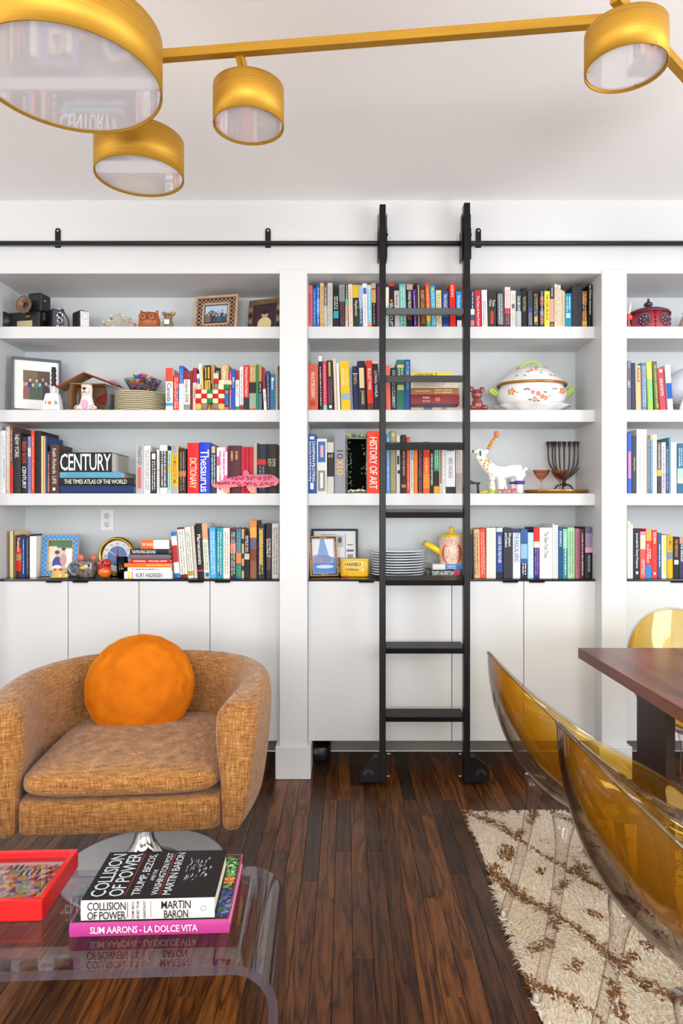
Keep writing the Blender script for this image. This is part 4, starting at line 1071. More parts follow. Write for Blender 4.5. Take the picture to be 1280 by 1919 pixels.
mx_ = x + dx * L_ * .45; my_ = y + dy * L_ * .45
V[:, 2] = np.stack([mx_ - wx, my_ - wy, .004 + hgt], 1); V[:, 3] = np.stack([mx_ + wx, my_ + wy, .004 + hgt], 1)
V[:, 4] = np.stack([x + dx * L_, y + dy * L_, .002 + hgt * rs.uniform(.4, 1.05, NB)], 1)
me = bpy.data.meshes.new('pile'); me.vertices.add(NB * 5); me.vertices.foreach_set('co', V.reshape(-1))
base = (np.arange(NB) * 5)[:, None]; q = (base + np.array([0, 1, 3, 2])).reshape(-1); tr = (base + np.array([2, 3, 4])).reshape(-1)
li = np.concatenate([q, tr]); me.loops.add(len(li)); me.loops.foreach_set('vertex_index', li.astype(np.int32))
me.polygons.add(NB * 2); st = np.concatenate([np.arange(NB) * 4, NB * 4 + np.arange(NB) * 3]); me.polygons.foreach_set('loop_start', st.astype(np.int32))
me.polygons.foreach_set('use_smooth', np.ones(NB * 2, bool))
me.update(calc_edges=True); me.validate()
ca = me.color_attributes.new('tuft', 'FLOAT_COLOR', 'POINT'); cr = np.array([lin('#fffaf0')[:3], lin('#fdf3e2')[:3], lin('#fffcf6')[:3], lin('#f8ead2')[:3]]); bw = np.array([lin('#a8733e')[:3], lin('#8a5c30')[:3], lin('#bc8c54')[:3], lin('#986838')[:3]])
k = rs.randint(0, 4, NB); col = np.where(brown[:, None], bw[k], cr[k]); cc = np.ones((NB, 5, 4)); cc[:, :, :3] = col[:, None]
ca.data.foreach_set('color', cc.reshape(-1))
g = NG('wool_pile'); at = g.n('Attribute', attribute_name='tuft'); g.set('Base Color', at.outputs['Color']); g.set('Roughness', .85); g.set('Specular IOR Level', .2); g.set('Sheen Weight', .2)
tl = g.n('BsdfTranslucent', {'Color': at.outputs['Color']}); ms = g.n('MixShader', {0: .45}); g.t.links.new(g.p.outputs[0], ms.inputs[1]); g.t.links.new(tl.outputs[0], ms.inputs[2]); g.t.links.new(ms.outputs[0], g.t.nodes['Material Output'].inputs['Surface'])
me.materials.append(g.m); o = bpy.data.objects.new('pile', me); COL.objects.link(o); o.parent = t; o['kind'] = 'stuff'
# ------------------------------------------------------------ objects on the shelves
DS = 3.36
ORD = 'first second third fourth fifth sixth seventh eighth ninth tenth eleventh'.split()
def frame(name, label, x0, x1, y0, y1, d, bord, fm, artf, tilt=8, yaw=0, matb=None, thick=.014, zb=None, group=None, back=True):
    """picture frame standing on a shelf; pixel box -> real size at depth d"""
    w = PX(x1, d) - PX(x0, d); h = (y1 - y0) * d / F; z = zb
    t = thing(name, label, 'picture frame', ((PX(x0, d) + PX(x1, d)) / 2, D(d), z + .001 + thick * math.sin(R(tilt))), (R(-tilt), 0, R(yaw)), group)
    for (a, b_, c, e) in ((-w / 2, w / 2, 0, bord), (-w / 2, w / 2, h - bord, h), (-w / 2, -w / 2 + bord, bord, h - bord), (w / 2 - bord, w / 2, bord, h - bord)):
        MB().box(a, b_, 0, thick, c, e, fm, .001).build('frame_bar', t)
    ix0, iz0, iw, ih = -w / 2 + bord, bord, w - 2 * bord, h - 2 * bord
    if matb:
        MB().box(ix0, ix0 + iw, thick * .5, thick * .9, iz0, iz0 + ih, mat(matb[0], .8)).build('mat_board', t)
        m = matb[1]; ix0 += iw * m; iw *= 1 - 2 * m; iz0 += ih * m; ih *= 1 - 2 * m
    b = MB(); b.box(ix0, ix0 + iw, thick * .46, thick * .55, iz0, iz0 + ih, mat(artf[0], .3)); b.art(artf[1], ix0, iz0, iw, ih, thick * .46, rough=.3); b.build('photo', t, kind='stuff')
    if back: MB().box(-.02, .02, thick + .001, thick + .003, .002, h * .6, mat('#2a2420', .7), M=Matrix.Rotation(R(-12), 4, 'X')).build('back_stand', t)
    return t, w, h
def folk(c, n=3, y0=.1):   # small overlapping figures of a printed snapshot
    out = []; q = random.Random(n * 7 + int(c[0] * 100))
    cl = ['#2c4a78', '#8a5a58', '#2a8a90', '#3a3a40', '#c8a890', '#d8d0c8', '#4a5a48']
    for row in (1, 0):
        for i in range(n - row):
            x = c[0] + (c[1] - c[0]) * (i + .5 + row * .5) / n + q.uniform(-.02, .02); s = (c[1] - c[0]) / n; h = y0 + q.uniform(.30, .40) + row * .16; k = q.choice(cl)
            out += [('p', [(x - s * .62, y0 - .1), (x + s * .62, y0 - .1), (x + s * .5, h - .08), (x + s * .2, h), (x - s * .2, h), (x - s * .5, h - .08)], k),
                    ('e', x, h + .085, s * .27, .085, '#3a2a20'), ('e', x, h + .065, s * .21, .068, q.choice(('#d8a888', '#c89070', '#e0b498')))]
    return [o if o[0] != 'p' else ('p', [(min(1, max(0, a)), max(0, b)) for a, b in o[1]], o[2]) for o in out]
# --- left bay top shelf
z = ST[0]
t = thing('camera', 'large black antique camera with a round brown lens horn at far left', 'camera', (PX(52, DS), D(DS), z), (0, 0, R(-12)))
s = DS / F
K = mat('#15151a', .45); BR = mat('#6a4c34', .35)
MB().box(-.09, .085, -.03, .06, .001, .085, K, .006).build('body', t)
MB().box(.012, .088, -.02, .06, .085, .178, K, .008).build('magazine', t)
MB().box(.06, .1, -.01, .04, .04, .085, K, .004).build('grip', t)
MB().lathe([(.012, 0), (.014, .01), (.02, .022), (.036, .030), (.041, .034), (.042, .038), (.036, .038), (.02, .030), (.0, .012)], BR, 28, M=T(.028, -.03, .108) @ Matrix.Rotation(R(90), 4, 'X')).build('lens_horn', t)
MB().lathe([(0, 0), (.014, .002), (.016, 0)], mat('#0c1626', .08), 20, M=T(.028, -.052, .108) @ Matrix.Rotation(R(90), 4, 'X')).build('lens_glass', t)
MB().lathe([(0, 0), (.036, 0), (.044, .006), (.044, .05), (.038, .055), (.038, .062), (.044, .066), (.044, .1), (0, .1)], K, 28, M=T(-.115, .05, .048) @ Matrix.Rotation(R(90), 4, 'X')).build('bellows_drum', t)
MB().lathe([(0, .012), (.012, .012), (.017, .006), (.019, 0)], mat('#4a3a30', .3, .6), 20, M=T(.022, -.03, .062) @ Matrix.Rotation(R(90), 4, 'X')).build('dial', t)
MB().box(-.035, .048, -.034, -.029, .010, .040, mat('#c8b48c', .35, .5), .001).build('name_plate', t)
MB().tube([(.086, .0, .138), (.102, -.002, .140)], .005, mat('#b07c48', .3, .7), 8).build('winding_key', t)
MB().box(.022, .078, -.0225, -.019, .135, .165, mat('#22222a', .25), .001).build('magazine_panel', t)
t = thing('camera', 'small twin-lens silver and black cine camera with brown wrist strap', 'camera', (PX(105, DS), D(DS), z), (0, 0, R(46)))
MB().box(-.026, .030, -.02, .06, .001, .102, mat('#1c1c1f', .4), .005).build('body', t)
MB().box(-.022, .026, -.023, -.019, .004, .098, mat('#55555c', .3, .7), .001).build('front_plate', t)
for zz, r_ in ((.072, .015), (.046, .013)):
    MB().lathe([(r_ * .7, .003), (r_ * .8, .012), (r_, .012), (r_, 0)], CHROME, 20, M=T(.006, -.022, zz) @ Matrix.Rotation(R(90), 4, 'X')).build('lens_ring', t)
    MB().lathe([(0, .006), (r_ * .78, .004)], mat('#0a0c16', .05), 18, M=T(.006, -.022, zz) @ Matrix.Rotation(R(90), 4, 'X')).build('lens', t)
for xx in (-.008, .014): MB().box(xx, xx + .011, -.026, -.022, .010, .022, mat('#e6e6ea', .3)).build('window', t)
MB().tube(smoothpts([(.022, 0, .103), (.034, 0, .112), (.04, 0, .098), (.055, -.005, .07), (.062, -.005, .04), (.056, -.005, .012), (.044, -.004, .004)]), .0035, mat('#4a1a18', .6), 6).build('wrist_strap', t)
MB().tube([(.014, 0, .1), (.016, 0, .116), (.026, 0, .116)], .0028, CHROME, 6).build('winder', t)
t = thing('light_meter', 'white-faced black box light meter between the cine camera and model dome', 'light meter', (PX(155, DS), D(DS), z), (0, 0, R(48)))
MB().box(-.026, .026, -.02, .055, .001, .093, mat('#1a1a1c', .45), .003).build('body', t)
MB().box(-.022, .0225, -.0225, -.0195, .004, .090, mat('#e9e9ec', .35), .001).build('face_plate', t)
MB().lathe([(.0145, 0), (.0160, 0)], mat('#5a5a60'), 28, M=T(0, -.0228, .068) @ Matrix.Rotation(R(90), 4, 'X')).build('dial_ring', t)
MB().box(-.008, .010, 0, .02, .093, .102, mat('#3a2a2a', .4), .001).build('knob', t)
t = thing('model_dome', 'toothpick and gumdrop geodesic dome model beside the orange owl', 'model', (PX(219, DS), D(DS) + .04, z))
nd = []; cols = ['#e8dcc0', '#d8c060', '#e86a8a', '#ee7a30', '#8ad0a8', '#f0d040', '#8a6a8a', '#e8dcc0']
for lv, (rr_, zz, n_) in enumerate(((.083, .008, 10), (.078, .042, 10), (.05, .074, 5), (.0, .092, 1))):
    for k in range(n_): a = 2 * math.pi * (k + .5 * (lv % 2)) / n_ + .3; nd.append((rr_ * math.cos(a), rr_ * math.sin(a), zz, lv))
b = MB(); WD = mat('#d8b888', .6)
for i in range(len(nd)):
    for j in range(i + 1, len(nd)):
        p, q = Vector(nd[i][:3]), Vector(nd[j][:3])
        if (p - q).length < .064: b.tube([p, q], .0011, WD, 4)
b.build('toothpicks', t, kind='stuff')
for i, q in enumerate(nd): MB().ball(q[:3], .0062, mat(cols[i % 8], .5), 5, 8).build('gumdrop', t)
t = thing('owl_figurine', 'terracotta-orange ceramic owl with big ringed eyes', 'figurine', (PX(280, DS), D(DS), z))
TC = mat('#b0602c', .3, bump=.2, bscale=120)
MB().lathe([(0, .0), (.042, .0), (.050, .02), (.052, .045), (.047, .070), (.040, .082), (.02, .090), (0, .091)], TC, 28, sy=.8).tube([(-.030, 0, .078), (-.043, 0, .100)], [.016, .002], TC, 8).tube([(.030, 0, .078), (.043, 0, .100)], [.016, .002], TC, 8).build('body', t)
for sx in (-1, 1):
    MB().ball((sx * .021, -.036, .060), (.019, .006, .019), mat('#bc6c38', .3), 8, 18).build('eye_disc', t)
    for r_ in (.018, .012, .006): MB().tube([(sx * .021 + r_ * math.cos(a * .4), -.040 - (.018 - r_) * .3, .060 + r_ * math.sin(a * .4)) for a in range(16)], .0019, mat('#74341a' if r_ != .012 else '#d0824a', .3), 5, closed=True).build('eye_ring', t)
MB().ball((0, -.043, .050), (.004, .006, .010), mat('#8a4420', .3), 6, 8).build('beak', t)
for k in range(9): a = R(-60 + 15 * k); MB().ball((.05 * math.sin(a), -.039 * math.cos(a), .022), (.007, .004, .010), mat('#a05628', .35), 6, 8).build('breast_feather', t)
t = thing('animal_figurine', 'small brown and white fabric animal holding a card, right of owl', 'figurine', (PX(316, DS), D(DS), z))
FUR = mat('#8a7058', .8, bump=.8, bscale=200, var=.4); b = MB()
b.ball((0, 0, .028), (.024, .022, .030), FUR, 10, 14).ball((0, -.006, .066), (.022, .020, .020), FUR, 10, 14).ball((-.022, 0, .084), (.011, .006, .011), FUR).ball((.022, 0, .084), (.013, .006, .012), FUR).build('body', t, voxel=.003, smooth_it=2)
MB().ball((.022, -.006, .085), (.009, .003, .008), mat('#c89030', .6)).build('ear_lining', t)
MB().box(-.013, .010, -.030, -.026, .025, .048, mat('#e8e6e2', .5)).build('card', t)
for sx in (-1, 1): MB().ball((sx * .008, -.025, .068), .003, K, 5, 8).build('eye', t)
MB().ball((-.028, -.012, .045), (.005, .006, .009), mat('#c8c4c0', .6)).build('paw', t)
LAT = mat('#b99a80', .7, var=.12, bscale=40); t, w_, h_ = frame('picture_frame', 'pale carved lattice wooden frame with a group photo, left bay top shelf', 358, 445, 545, 619, 3.40, .012, LAT, ('#a8c4dc', [('p', [(0, 0), (1, 0), (1, .45), (.6, .5), (.3, .75), (0, .45)], '#5a7050')] + folk((.1, .95), 5, .0)), 9, -12, zb=z)
for o in [q for q in t.children if q.name.startswith('photo')]: o.scale = (.56, 1, .5); o.location = (0, 0, h_ * .26)
bx0, bx1, bz0, bz1 = -w_ * .31, w_ * .31, h_ * .20, h_ * .80
for (a, b_, c, e) in ((bx0, bx1, bz0, bz0 + .009), (bx0, bx1, bz1 - .009, bz1), (bx0, bx0 + .009, bz0, bz1), (bx1 - .009, bx1, bz0, bz1)): MB().box(a, b_, 0, .012, c, e, LAT, .001).build('inner_bar', t)
MB().box(-w_ / 2 + .012, w_ / 2 - .012, .0125, .0135, .012, h_ - .012, mat('#3a2820', .8)).build('backing', t)
b = MB(); st_ = .0215
for i in range(int(w_ / st_) + 1):
    for j in range(int(h_ / st_) + 1):
        x = -w_ / 2 + .012 + i * st_ + .004; zz = .012 + j * st_ + .003
        if x > w_ / 2 - .014 or zz > h_ - .014 or (bx0 < x < bx1 and bz0 < zz < bz1): continue
        b.tube([(x + .0075 * math.cos(a * .785), .004, zz + .0075 * math.sin(a * .785)) for a in range(8)], .0021, LAT, 4, closed=True)
        b.box(x - .0015, x + .0015, .002, .006, zz + .0075, zz + st_ - .0075, LAT); b.box(x + .0075, x + st_ - .0075, .002, .006, zz - .0015, zz + .0015, LAT)
b.build('lattice', t, kind='stuff')
t, w_, h_ = frame('picture_frame', 'dark mosaic-bordered frame with an old portrait photo beside the pillar', 459, 527, 550, 618, 3.42, .026, mat('#6a5034', .6, var=.3, bscale=30), ('#3a2430', [('r', .0, .0, 1, 1, '#3c2632'), ('e', .5, .2, .30, .28, '#d8c890'), ('e', .5, .58, .14, .14, '#c8a080'), ('e', .5, .68, .15, .09, '#2a1a18')]), 8, -20, zb=z)
for k in range(4):
    for sx in (-1, 1): MB().box(sx * (w_ / 2 - .013) - .009, sx * (w_ / 2 - .013) + .009, -.0012, .001, .03 + k * .03, .05 + k * .03, mat(('#1a1a1c', '#8a7a5a')[k % 2], .5), .0005).build('mosaic_tile', t)
# --- left bay second shelf
z = ST[1]
frame('picture_frame', 'slate-grey wooden frame with a white mat and family snapshot', 26, 112, 669, 772, 3.37, .012, mat('#596070', .45), ('#b8a088', [('r', 0, .6, 1, 1, '#7a6a58'), ('r', .55, .55, 1, 1, '#5a5048'), ('p', [(0, 0), (.5, 0), (.3, .4), (0, .45)], '#a8b8a0')] + folk((.02, .98), 4, .12)), 6, 26, matb=('#f2f1ee', .20), thick=.028, zb=z)
t = thing('cowbell', 'white cowbell with black grip handle and heart lettering', 'cowbell', (PX(100, 3.31), D(3.305), z))
b = MB(); b.grid([[(sx * w_, sy * q_, zz) for sx, sy in ((-1, -1), (1, -1), (1, 1), (-1, 1))] for w_, q_, zz in ((.042, .022, .001), (.036, .018, .05), (.030, .015, .078), (.024, .011, .082))], mat('#eef0f4', .25), closed_v=True, smooth=False, caps=True); b.build('bell', t)
MB().tube([(.004, 0, .08), (.004, 0, .118)], .008, mat('#e9ebee', .3), 12).build('handle_neck', t)
pts = [(.004, 0, .118 + .0075 * k) for k in range(13)]
MB().tube(pts, [.0105 + .0022 * math.sin(k * 2.1) for k in range(13)], mat('#121214', .5), 12).build('handle_grip', t)
MB().text('I', mat('#2a7a48'), (.004, .018), T(-.026, -.0215, .036) @ TF).build('lettering', t)
hp = [(.010 * math.sin(a) ** 3, .0095 * (math.cos(a) - .38 * math.cos(2 * a) - .15 * math.cos(3 * a)) ) for a in [k * math.pi / 10 for k in range(20)]]
MB().add([(-.007 + x, -.0215, .034 + q) for x, q in hp], [list(range(20))], mat('#f07830')).build('heart', t)
b = MB(); rr = random.Random(8)
for _ in range(14): x = rr.uniform(.010, .028); q = rr.uniform(.026, .042); b.add([(x, -.0216, q), (x + .005, -.0216, q), (x + .005, -.0216, q + .003), (x, -.0216, q + .003)], [(0, 1, 2, 3)], mat(rr.choice(('#38a088', '#2a7a48', '#60b8c8'))))
b.build('printed_patch', t, kind='stuff')
t = thing('toy_house', 'cardboard toy dog house with a red pitched roof', 'toy house', (PX(170, 3.37), D(3.37), z))
CB = mat('#a88058', .8)
rows = [[(-.083 - .012 * math.sin(math.pi * k / 8), y, .135 * k / 8 + .001) for y in (-.045, .06)] for k in range(9)]; b = MB().grid(rows, CB)
rows = [[(-.080 - .012 * math.sin(math.pi * k / 8), y, .135 * k / 8 + .001) for y in (-.045, .06)] for k in range(9)]; b.grid(rows, CB); b.build('wall_panel', t)
b = MB().grid([[(.083 + .016 * math.sin(math.pi * k / 8), y, .135 * k / 8 + .001) for y in (-.045, .06)] for k in range(9)], mat('#a8b4bc', .3, .5)); b.grid([[(.080 + .016 * math.sin(math.pi * k / 8), y, .135 * k / 8 + .001) for y in (-.045, .06)] for k in range(9)], CB); b.build('wall_panel', t)
b = MB().box(-.085, .085, .058, .061, .001, .135, mat('#7c5a3a', .8)); b.build('wall_panel', t)
b = MB(); [b.ball((x, .056, q), (r_, .003, r_ * .8), mat('#8a1c28', .7), 6, 12) for x, q, r_ in ((.045, .07, .03), (.065, .085, .025), (.025, .072, .018))]; b.build('painted_blot', t)
MB().box(-.085, .085, -.046, .06, .133, .136, CB).build('ceiling_panel', t)
for sx, x1_, z1_ in ((-1, -.150, .118), (1, .152, .128)):
    b = MB(); zt_ = .188; b.grid([[(-.012, y, zt_), (-.012, y, zt_ - .003)][::1] + [] for y in (-.06, .06)], CB)
    b = MB(); b.add([(-.012, -.06, zt_), (x1_, -.06, z1_), (x1_, .06, z1_), (-.012, .06, zt_)], [(0, 1, 2, 3)], mat('#8c2420', .6)); b.add([(-.012, -.06, zt_ - .004), (x1_, -.06, z1_ - .004), (x1_, .06, z1_ - .004), (-.012, .06, zt_ - .004)], [(3, 2, 1, 0)], CB)
    b.add([(-.012, -.0602, zt_ - .004), (x1_, -.0602, z1_ - .004), (x1_, -.0602, z1_), (-.012, -.0602, zt_)], [(0, 1, 2, 3)], mat('#b83028', .6)); b.build('roof_panel', t)
MB().box(-.095, .08, -.075, .058, .0005, .0045, CB).build('floor_panel', t)
t = thing('dog_figurine', 'white papier-mache dog with pink belly sitting in the cardboard house', 'figurine', (PX(163, 3.35), D(3.35), z + .0045))
b = MB(); WP = mat('#ece8e2', .7, bump=.4, bscale=80); b.lathe([(0, 0), (.038, 0), (.040, .02), (.032, .045), (.026, .07), (.028, .10), (.026, .128), (0, .130)], WP, 20, sy=.7).ball((-.038, -.016, .014), (.018, .022, .014), WP).ball((.036, -.016, .013), (.020, .022, .013), WP).ball((0, -.022, .095), (.020, .014, .022), WP).build('body', t, voxel=.0035, smooth_it=3)
MB().ball((0, -.032, .028), (.015, .005, .024), mat('#e8a8c8', .7)).build('belly_patch', t)
MB().ball((0, -.036, .104), (.010, .004, .006), K, 6, 10).build('nose', t)
b = MB().tube([(0, -.0365, .1), (0, -.037, .088), (-.008, -.035, .084), (-.011, -.032, .089)], .0016, K, 5); b.tube([(0, -.037, .088), (.008, -.035, .084), (.011, -.032, .089)], .0016, K, 5); b.build('mouth', t)
for x, q in ((-.046, .018), (-.040, .024), (-.033, .020), (-.040, .012)): MB().ball((x, -.037, q), .0028, K, 5, 6).build('toe_spot', t)
for x, q in ((.032, .018), (.038, .012), (.044, .013)): MB().ball((x, -.037, q), .0022, K, 5, 6).build('toe_spot', t)
for sx in (-1, 1): MB().ball((sx * .018, -.010, .126), (.008, .006, .006), mat('#e8b8c0', .7), 6, 8).build('ear', t)
PL1 = [(0, .004), (.055, .004), (.062, .002), (.064, .004), (.085, .008), (.120, .0125), (.1245, .0145), (.1255, .0175), (.1235, .0205), (.119, .0185), (.084, .0125), (.06, .0065), (0, .0065)]
def plate_mesh(r, m, rimm, step, nm='dinner_plate'):
    k = r / .125; prof = [(a * k, b_ * step / .0085 * .5) for a, b_ in PL1]
    return MB().lathe(prof[:6], m, 48).lathe(prof[5:9], rimm, 48).lathe(prof[8:], m, 48)
CR = mat('#efe7cf', .15, coat=.5); RM = mat('#e0d4b4', .2)
src = None; n = 11; zz = z + .0004
xp = PX(263.5, 3.43)
for k in range(n):
    if src is None: o = plate_mesh(.127, CR, RM, .0085).build('dinner_plate'); src = o
    else: o = src.copy(); COL.objects.link(o)
    o.location = (xp + (k % 3 - 1) * .0008, D(3.43), zz + k * .0088); o['category'] = 'plate'; o['group'] = 'cream plates stacked on the left bay second shelf'
    o['label'] = 'cream dinner plate in the stack under the glass bowl, ' + ('lowest' if k == 0 else 'topmost' if k == n - 1 else '%s from the bottom' % ORD[k])
ztop = zz + n * .0088 + .0035
t = thing('bowl', 'cut-glass bowl heaped with colourful twists on the cream plates', 'bowl', (PX(268, 3.43), D(3.43), ztop))
MB().lathe([(0, .001), (.045, .001), (.062, .018), (.090, .066), (.092, .068), (.089, .068), (.060, .020), (.043, .006), (0, .006)], M_GLASS, 32).build('glass_bowl', t)
rr = random.Random(4)
for i in range(100):
    a = rr.uniform(0, 6.28); q = rr.uniform(0, .080); zz_ = rr.uniform(.018, .102 - q * .35); q = min(q, .03 + zz_ * .6)
    p = Vector((q * math.cos(a), q * math.sin(a), zz_)); dr_ = Vector((rr.uniform(-1, 1), rr.uniform(-1, 1), rr.uniform(-.3, .5))).normalized() * rr.uniform(.01, .02)
    MB().tube([p - dr_, p - dr_ * .4, p + dr_ * .4, p + dr_], [.0015, .0055, .0055, .0015], mat(rr.choice(('#d8308a', '#2a62c8', '#ee7a20', '#18a0a8', '#7a3ab0', '#e8d030', '#c82030', '#e878b0', '#4a8a48')), .35), 6).build('wrapped_sweet', t)
t = thing('ribbon_tuft', 'fluffy pale pink tuft standing behind the toy house roof', 'ornament', (PX(212, 3.5), D(3.5), z)); b = MB()
for _ in range(160):
    v = Vector((rr.gauss(0, 1), rr.gauss(0, 1), rr.gauss(0, 1))).normalized(); b.tube([(0, 0, .165), tuple(Vector((0, 0, .165)) + v * .026)], .0006, mat('#dcbcc0', .8), 3)
b.build('fluff', t, kind='stuff'); MB().tube([(0, 0, .001), (0, 0, .165)], .003, WD, 6).build('stick', t)
t = thing('patchwork_toy', 'red, green and cream patchwork stuffed giraffe toy before the travel books', 'toy', (PX(400, 3.29), D(3.292), z))
cols = {'r': '#c8141e', 'c': '#efdcb4', 'g': '#1c8048', 'y': '#e8b860', 'k': '#8a7c6a', 'f': '#d8c8b0', 'b': '#3a1410'}
def quad(x0, x1, y0, y1, c, rx=0):
    X0, X1 = PX(x0, 3.29) - PX(400, 3.29), PX(x1, 3.29) - PX(400, 3.29); Z0, Z1 = PZ(y1, 3.29) - z, PZ(y0, 3.29) - z
    MB().ball(((X0 + X1) / 2, 0, (Z0 + Z1) / 2), ((X1 - X0) / 2 * 1.04, .013, (Z1 - Z0) / 2 * 1.04), mat(cols[c], .9, bump=.3, bscale=150), 8, 16, e1=.45, e2=.45).build('patch', t)
for r_, (ya, yb, row) in enumerate(((731, 739, 'rcgcr'), (738.5, 747.5, 'crcrc'), (747.5, 757, 'rcgcr'), (757, 768, 'yk.ky'))):
    for i, c in enumerate(row):
        if c != '.': quad(367 + i * 10.6, 378 + i * 10.6, ya, yb, c)
for q in ((368, 377, 720, 731, 'f'), (400, 409.5, 700, 711, 'f'), (401, 411, 711, 720, 'r'), (401, 411, 720, 731, 'k'), (410, 422, 713, 722, 'c'), (409, 420, 721, 731, 'c'), (421, 434, 713, 722, 'f'), (420.5, 431, 721.5, 731, 'g')): quad(*q)
# --- left bay third shelf: leopard fish
z = ST[2]
t = thing('shark_sculpture', 'flat pink and orange painted wooden shark with leopard spots', 'sculpture', (PX(460, 3.285), D(3.286), z))
def Q(x, y): return (PX(x, 3.285) - PX(460, 3.285), PZ(y, 3.285) - z)
bodyp = [(397, 909), (402, 906), (412, 902), (428, 897), (442, 893), (455, 892), (468, 890.5), (490, 890), (505, 890), (515, 892.5), (521, 897), (523.5, 901), (521, 907), (516, 911), (507, 912.5), (497, 914), (480, 914), (470, 913), (455, 912), (440, 913), (430, 914), (415, 914), (402, 914)]
ol = [Vector((Q(*p)[0], 0, Q(*p)[1])) for p in bodyp]; ol = smoothpts([tuple(p) for p in ol], 3, True)
PK = NG('shark_paint'); tc = PK.n('TexCoord'); sp = PK.n('SeparateXYZ', {0: tc.outputs['Object']}); PK.set('Base Color', PK.ramp(PK.n('MapRange', {0: sp.outputs['Z'], 1: .0, 2: .09}).outputs[0], [(.1, '#f0926a'), (.5, '#d8607a'), (1, '#c44a78')])); PK.set('Roughness', .4); PK = PK.m
MB().prism([(p.x, p.z) for p in ol][::-1], -.006, .006, PK).build('body', t)
for pts in (((455, 892.5), (456, 884), (460, 881), (465, 883), (469, 891.5)), ((418, 913), (420, 921), (424, 924.2), (430, 924.2), (431, 912)), ((462, 912), (466, 920), (470, 924.2), (479, 924.2), (480, 913))):
    MB().prism([Q(*p) for p in pts], -.004, .004, PK).build('fin', t)
rr = random.Random(11)
for k in range(21):
    x = 407 + 5.2 * k; up = k % 2; yy_ = (896.5 if up else 907.5) if x > 428 else 906; qx, qz = Q(x + rr.uniform(-1, 1), yy_ + rr.uniform(-.8, .8)); r_ = rr.uniform(.0085, .0115) * (1 if x > 428 else .6)
    if x > 512: continue
    MB().lathe([(0, 0), (r_ * .72, 0)], mat('#d4163e', .4), 12, M=T(qx, -.0064, qz) @ Matrix.Rotation(R(90), 4, 'X')).build('painted_spot', t)
    MB().tube([(qx + r_ * math.cos(a * .628 + k), -.0068, qz + r_ * .85 * math.sin(a * .628 + k)) for a in range(rr.choice((7, 8, 9)))], .0017, mat('#1a1014'), 4).build('painted_ring', t)
# --- left cabinet top
z = CT
t, w_, h_ = frame('picture_frame', 'light-blue dotted ceramic frame with a photo of two people', 78, 144, 999, 1077, 3.40, .028, mat('#3c8cd0', .3), ('#c8c4ac', [('r', 0, .75, 1, 1, '#3a6a48'), ('r', 0, .3, .35, .8, '#d8d0b8'), ('r', .7, .1, 1, .7, '#ecece4')] + [('e', .38, .22, .2, .24, '#1c3c8c'), ('e', .38, .08, .2, .1, '#e8e8e8'), ('e', .36, .55, .09, .08, '#d8a888'), ('e', .36, .6, .1, .06, '#3a2418'), ('e', .62, .35, .14, .2, '#c89898'), ('e', .62, .66, .08, .07, '#d8a888'), ('e', .62, .71, .08, .05, '#2a1a14')]), 7, 4, zb=z)
b = MB(); wd = mat('#c89858', .5); e_ = .0022
for (a, b_, c, e) in ((-w_ / 2 - e_, w_ / 2 + e_, -0.0, e_), (-w_ / 2 - e_, w_ / 2 + e_, h_ - e_, h_), (-w_ / 2 - e_, -w_ / 2, 0, h_), (w_ / 2, w_ / 2 + e_, 0, h_)): MB().box(a, b_, -.001, .012, c, e, wd).build('outer_strip', t)
for (a, b_, c, e) in ((-w_ / 2 + .025, w_ / 2 - .025, .025, .029), (-w_ / 2 + .025, w_ / 2 - .025, h_ - .029, h_ - .025), (-w_ / 2 + .025, -w_ / 2 + .029, .029, h_ - .029), (w_ / 2 - .029, w_ / 2 - .025, .029, h_ - .029)): MB().box(a, b_, -.002, .006, c, e, wd).build('inner_strip', t)
for i in range(17):
    for j in range(17):
        x = -w_ / 2 + .006 + i * .0105; q = .007 + j * .012
        if x > w_ / 2 - .004 or q > h_ - .004 or (abs(x) < w_ / 2 - .026 and .026 < q < h_ - .026): continue
        b.box(x - .0028, x + .0028, -.001, .0005, q - .0014, q + .0014, mat('#12305c' if (i + j) % 2 else '#a8d0f0', .4))
b.build('dot_pattern', t, kind='stuff')
t = thing('pancake_figurine', 'small glossy yellow ceramic stack of pancakes in front of blue frame', 'figurine', (PX(112, 3.34), D(3.335), z))
YL = mat('#e8c878', .12, coat=.6)
for k, (dx_, r_) in enumerate(((0, .044), (.004, .042), (-.003, .040), (.002, .038))): MB().ball((dx_, 0, .0055 + k * .0088), (r_, r_ * .8, .0056), YL, 8, 28, e1=.7).build('pancake', t)
for x, c in ((-.018, '#d8503c'), (-.004, '#e8b0a0'), (.010, '#c8402c')): MB().ball((x, -.008, .041), (.009, .009, .006), mat(c, .15), 6, 10).build('berry', t)
MB().ball((.016, -.03, .012), (.012, .008, .011), YL).build('drip', t); MB().ball((.040, -.012, .012), (.008, .01, .012), YL).build('drip', t)
t = thing('mug', 'grey-brown glazed ceramic bird-face mug with orange ears', 'mug', (PX(162, 3.36), D(3.365), z))
GB = NG('grey_glaze'); tc = GB.n('TexCoord'); n_ = GB.n('TexNoise', {'Vector': tc.outputs['Object'], 'Scale': 45, 'Detail': 4, 'Distortion': 2}); GB.set('Base Color', GB.ramp(n_.outputs['Fac'], [(.3, '#4a3a3a'), (.5, '#7c6c68'), (.7, '#8c9ca0')])); GB.set('Roughness', .12); GB.set('Coat Weight', .6); GBm = GB.m
MB().lathe([(0, .001), (.040, .001), (.050, .02), (.053, .045), (.050, .07), (.048, .083), (.045, .083), (.047, .045), (.036, .01), (0, .008)], GBm, 32).build('body', t)
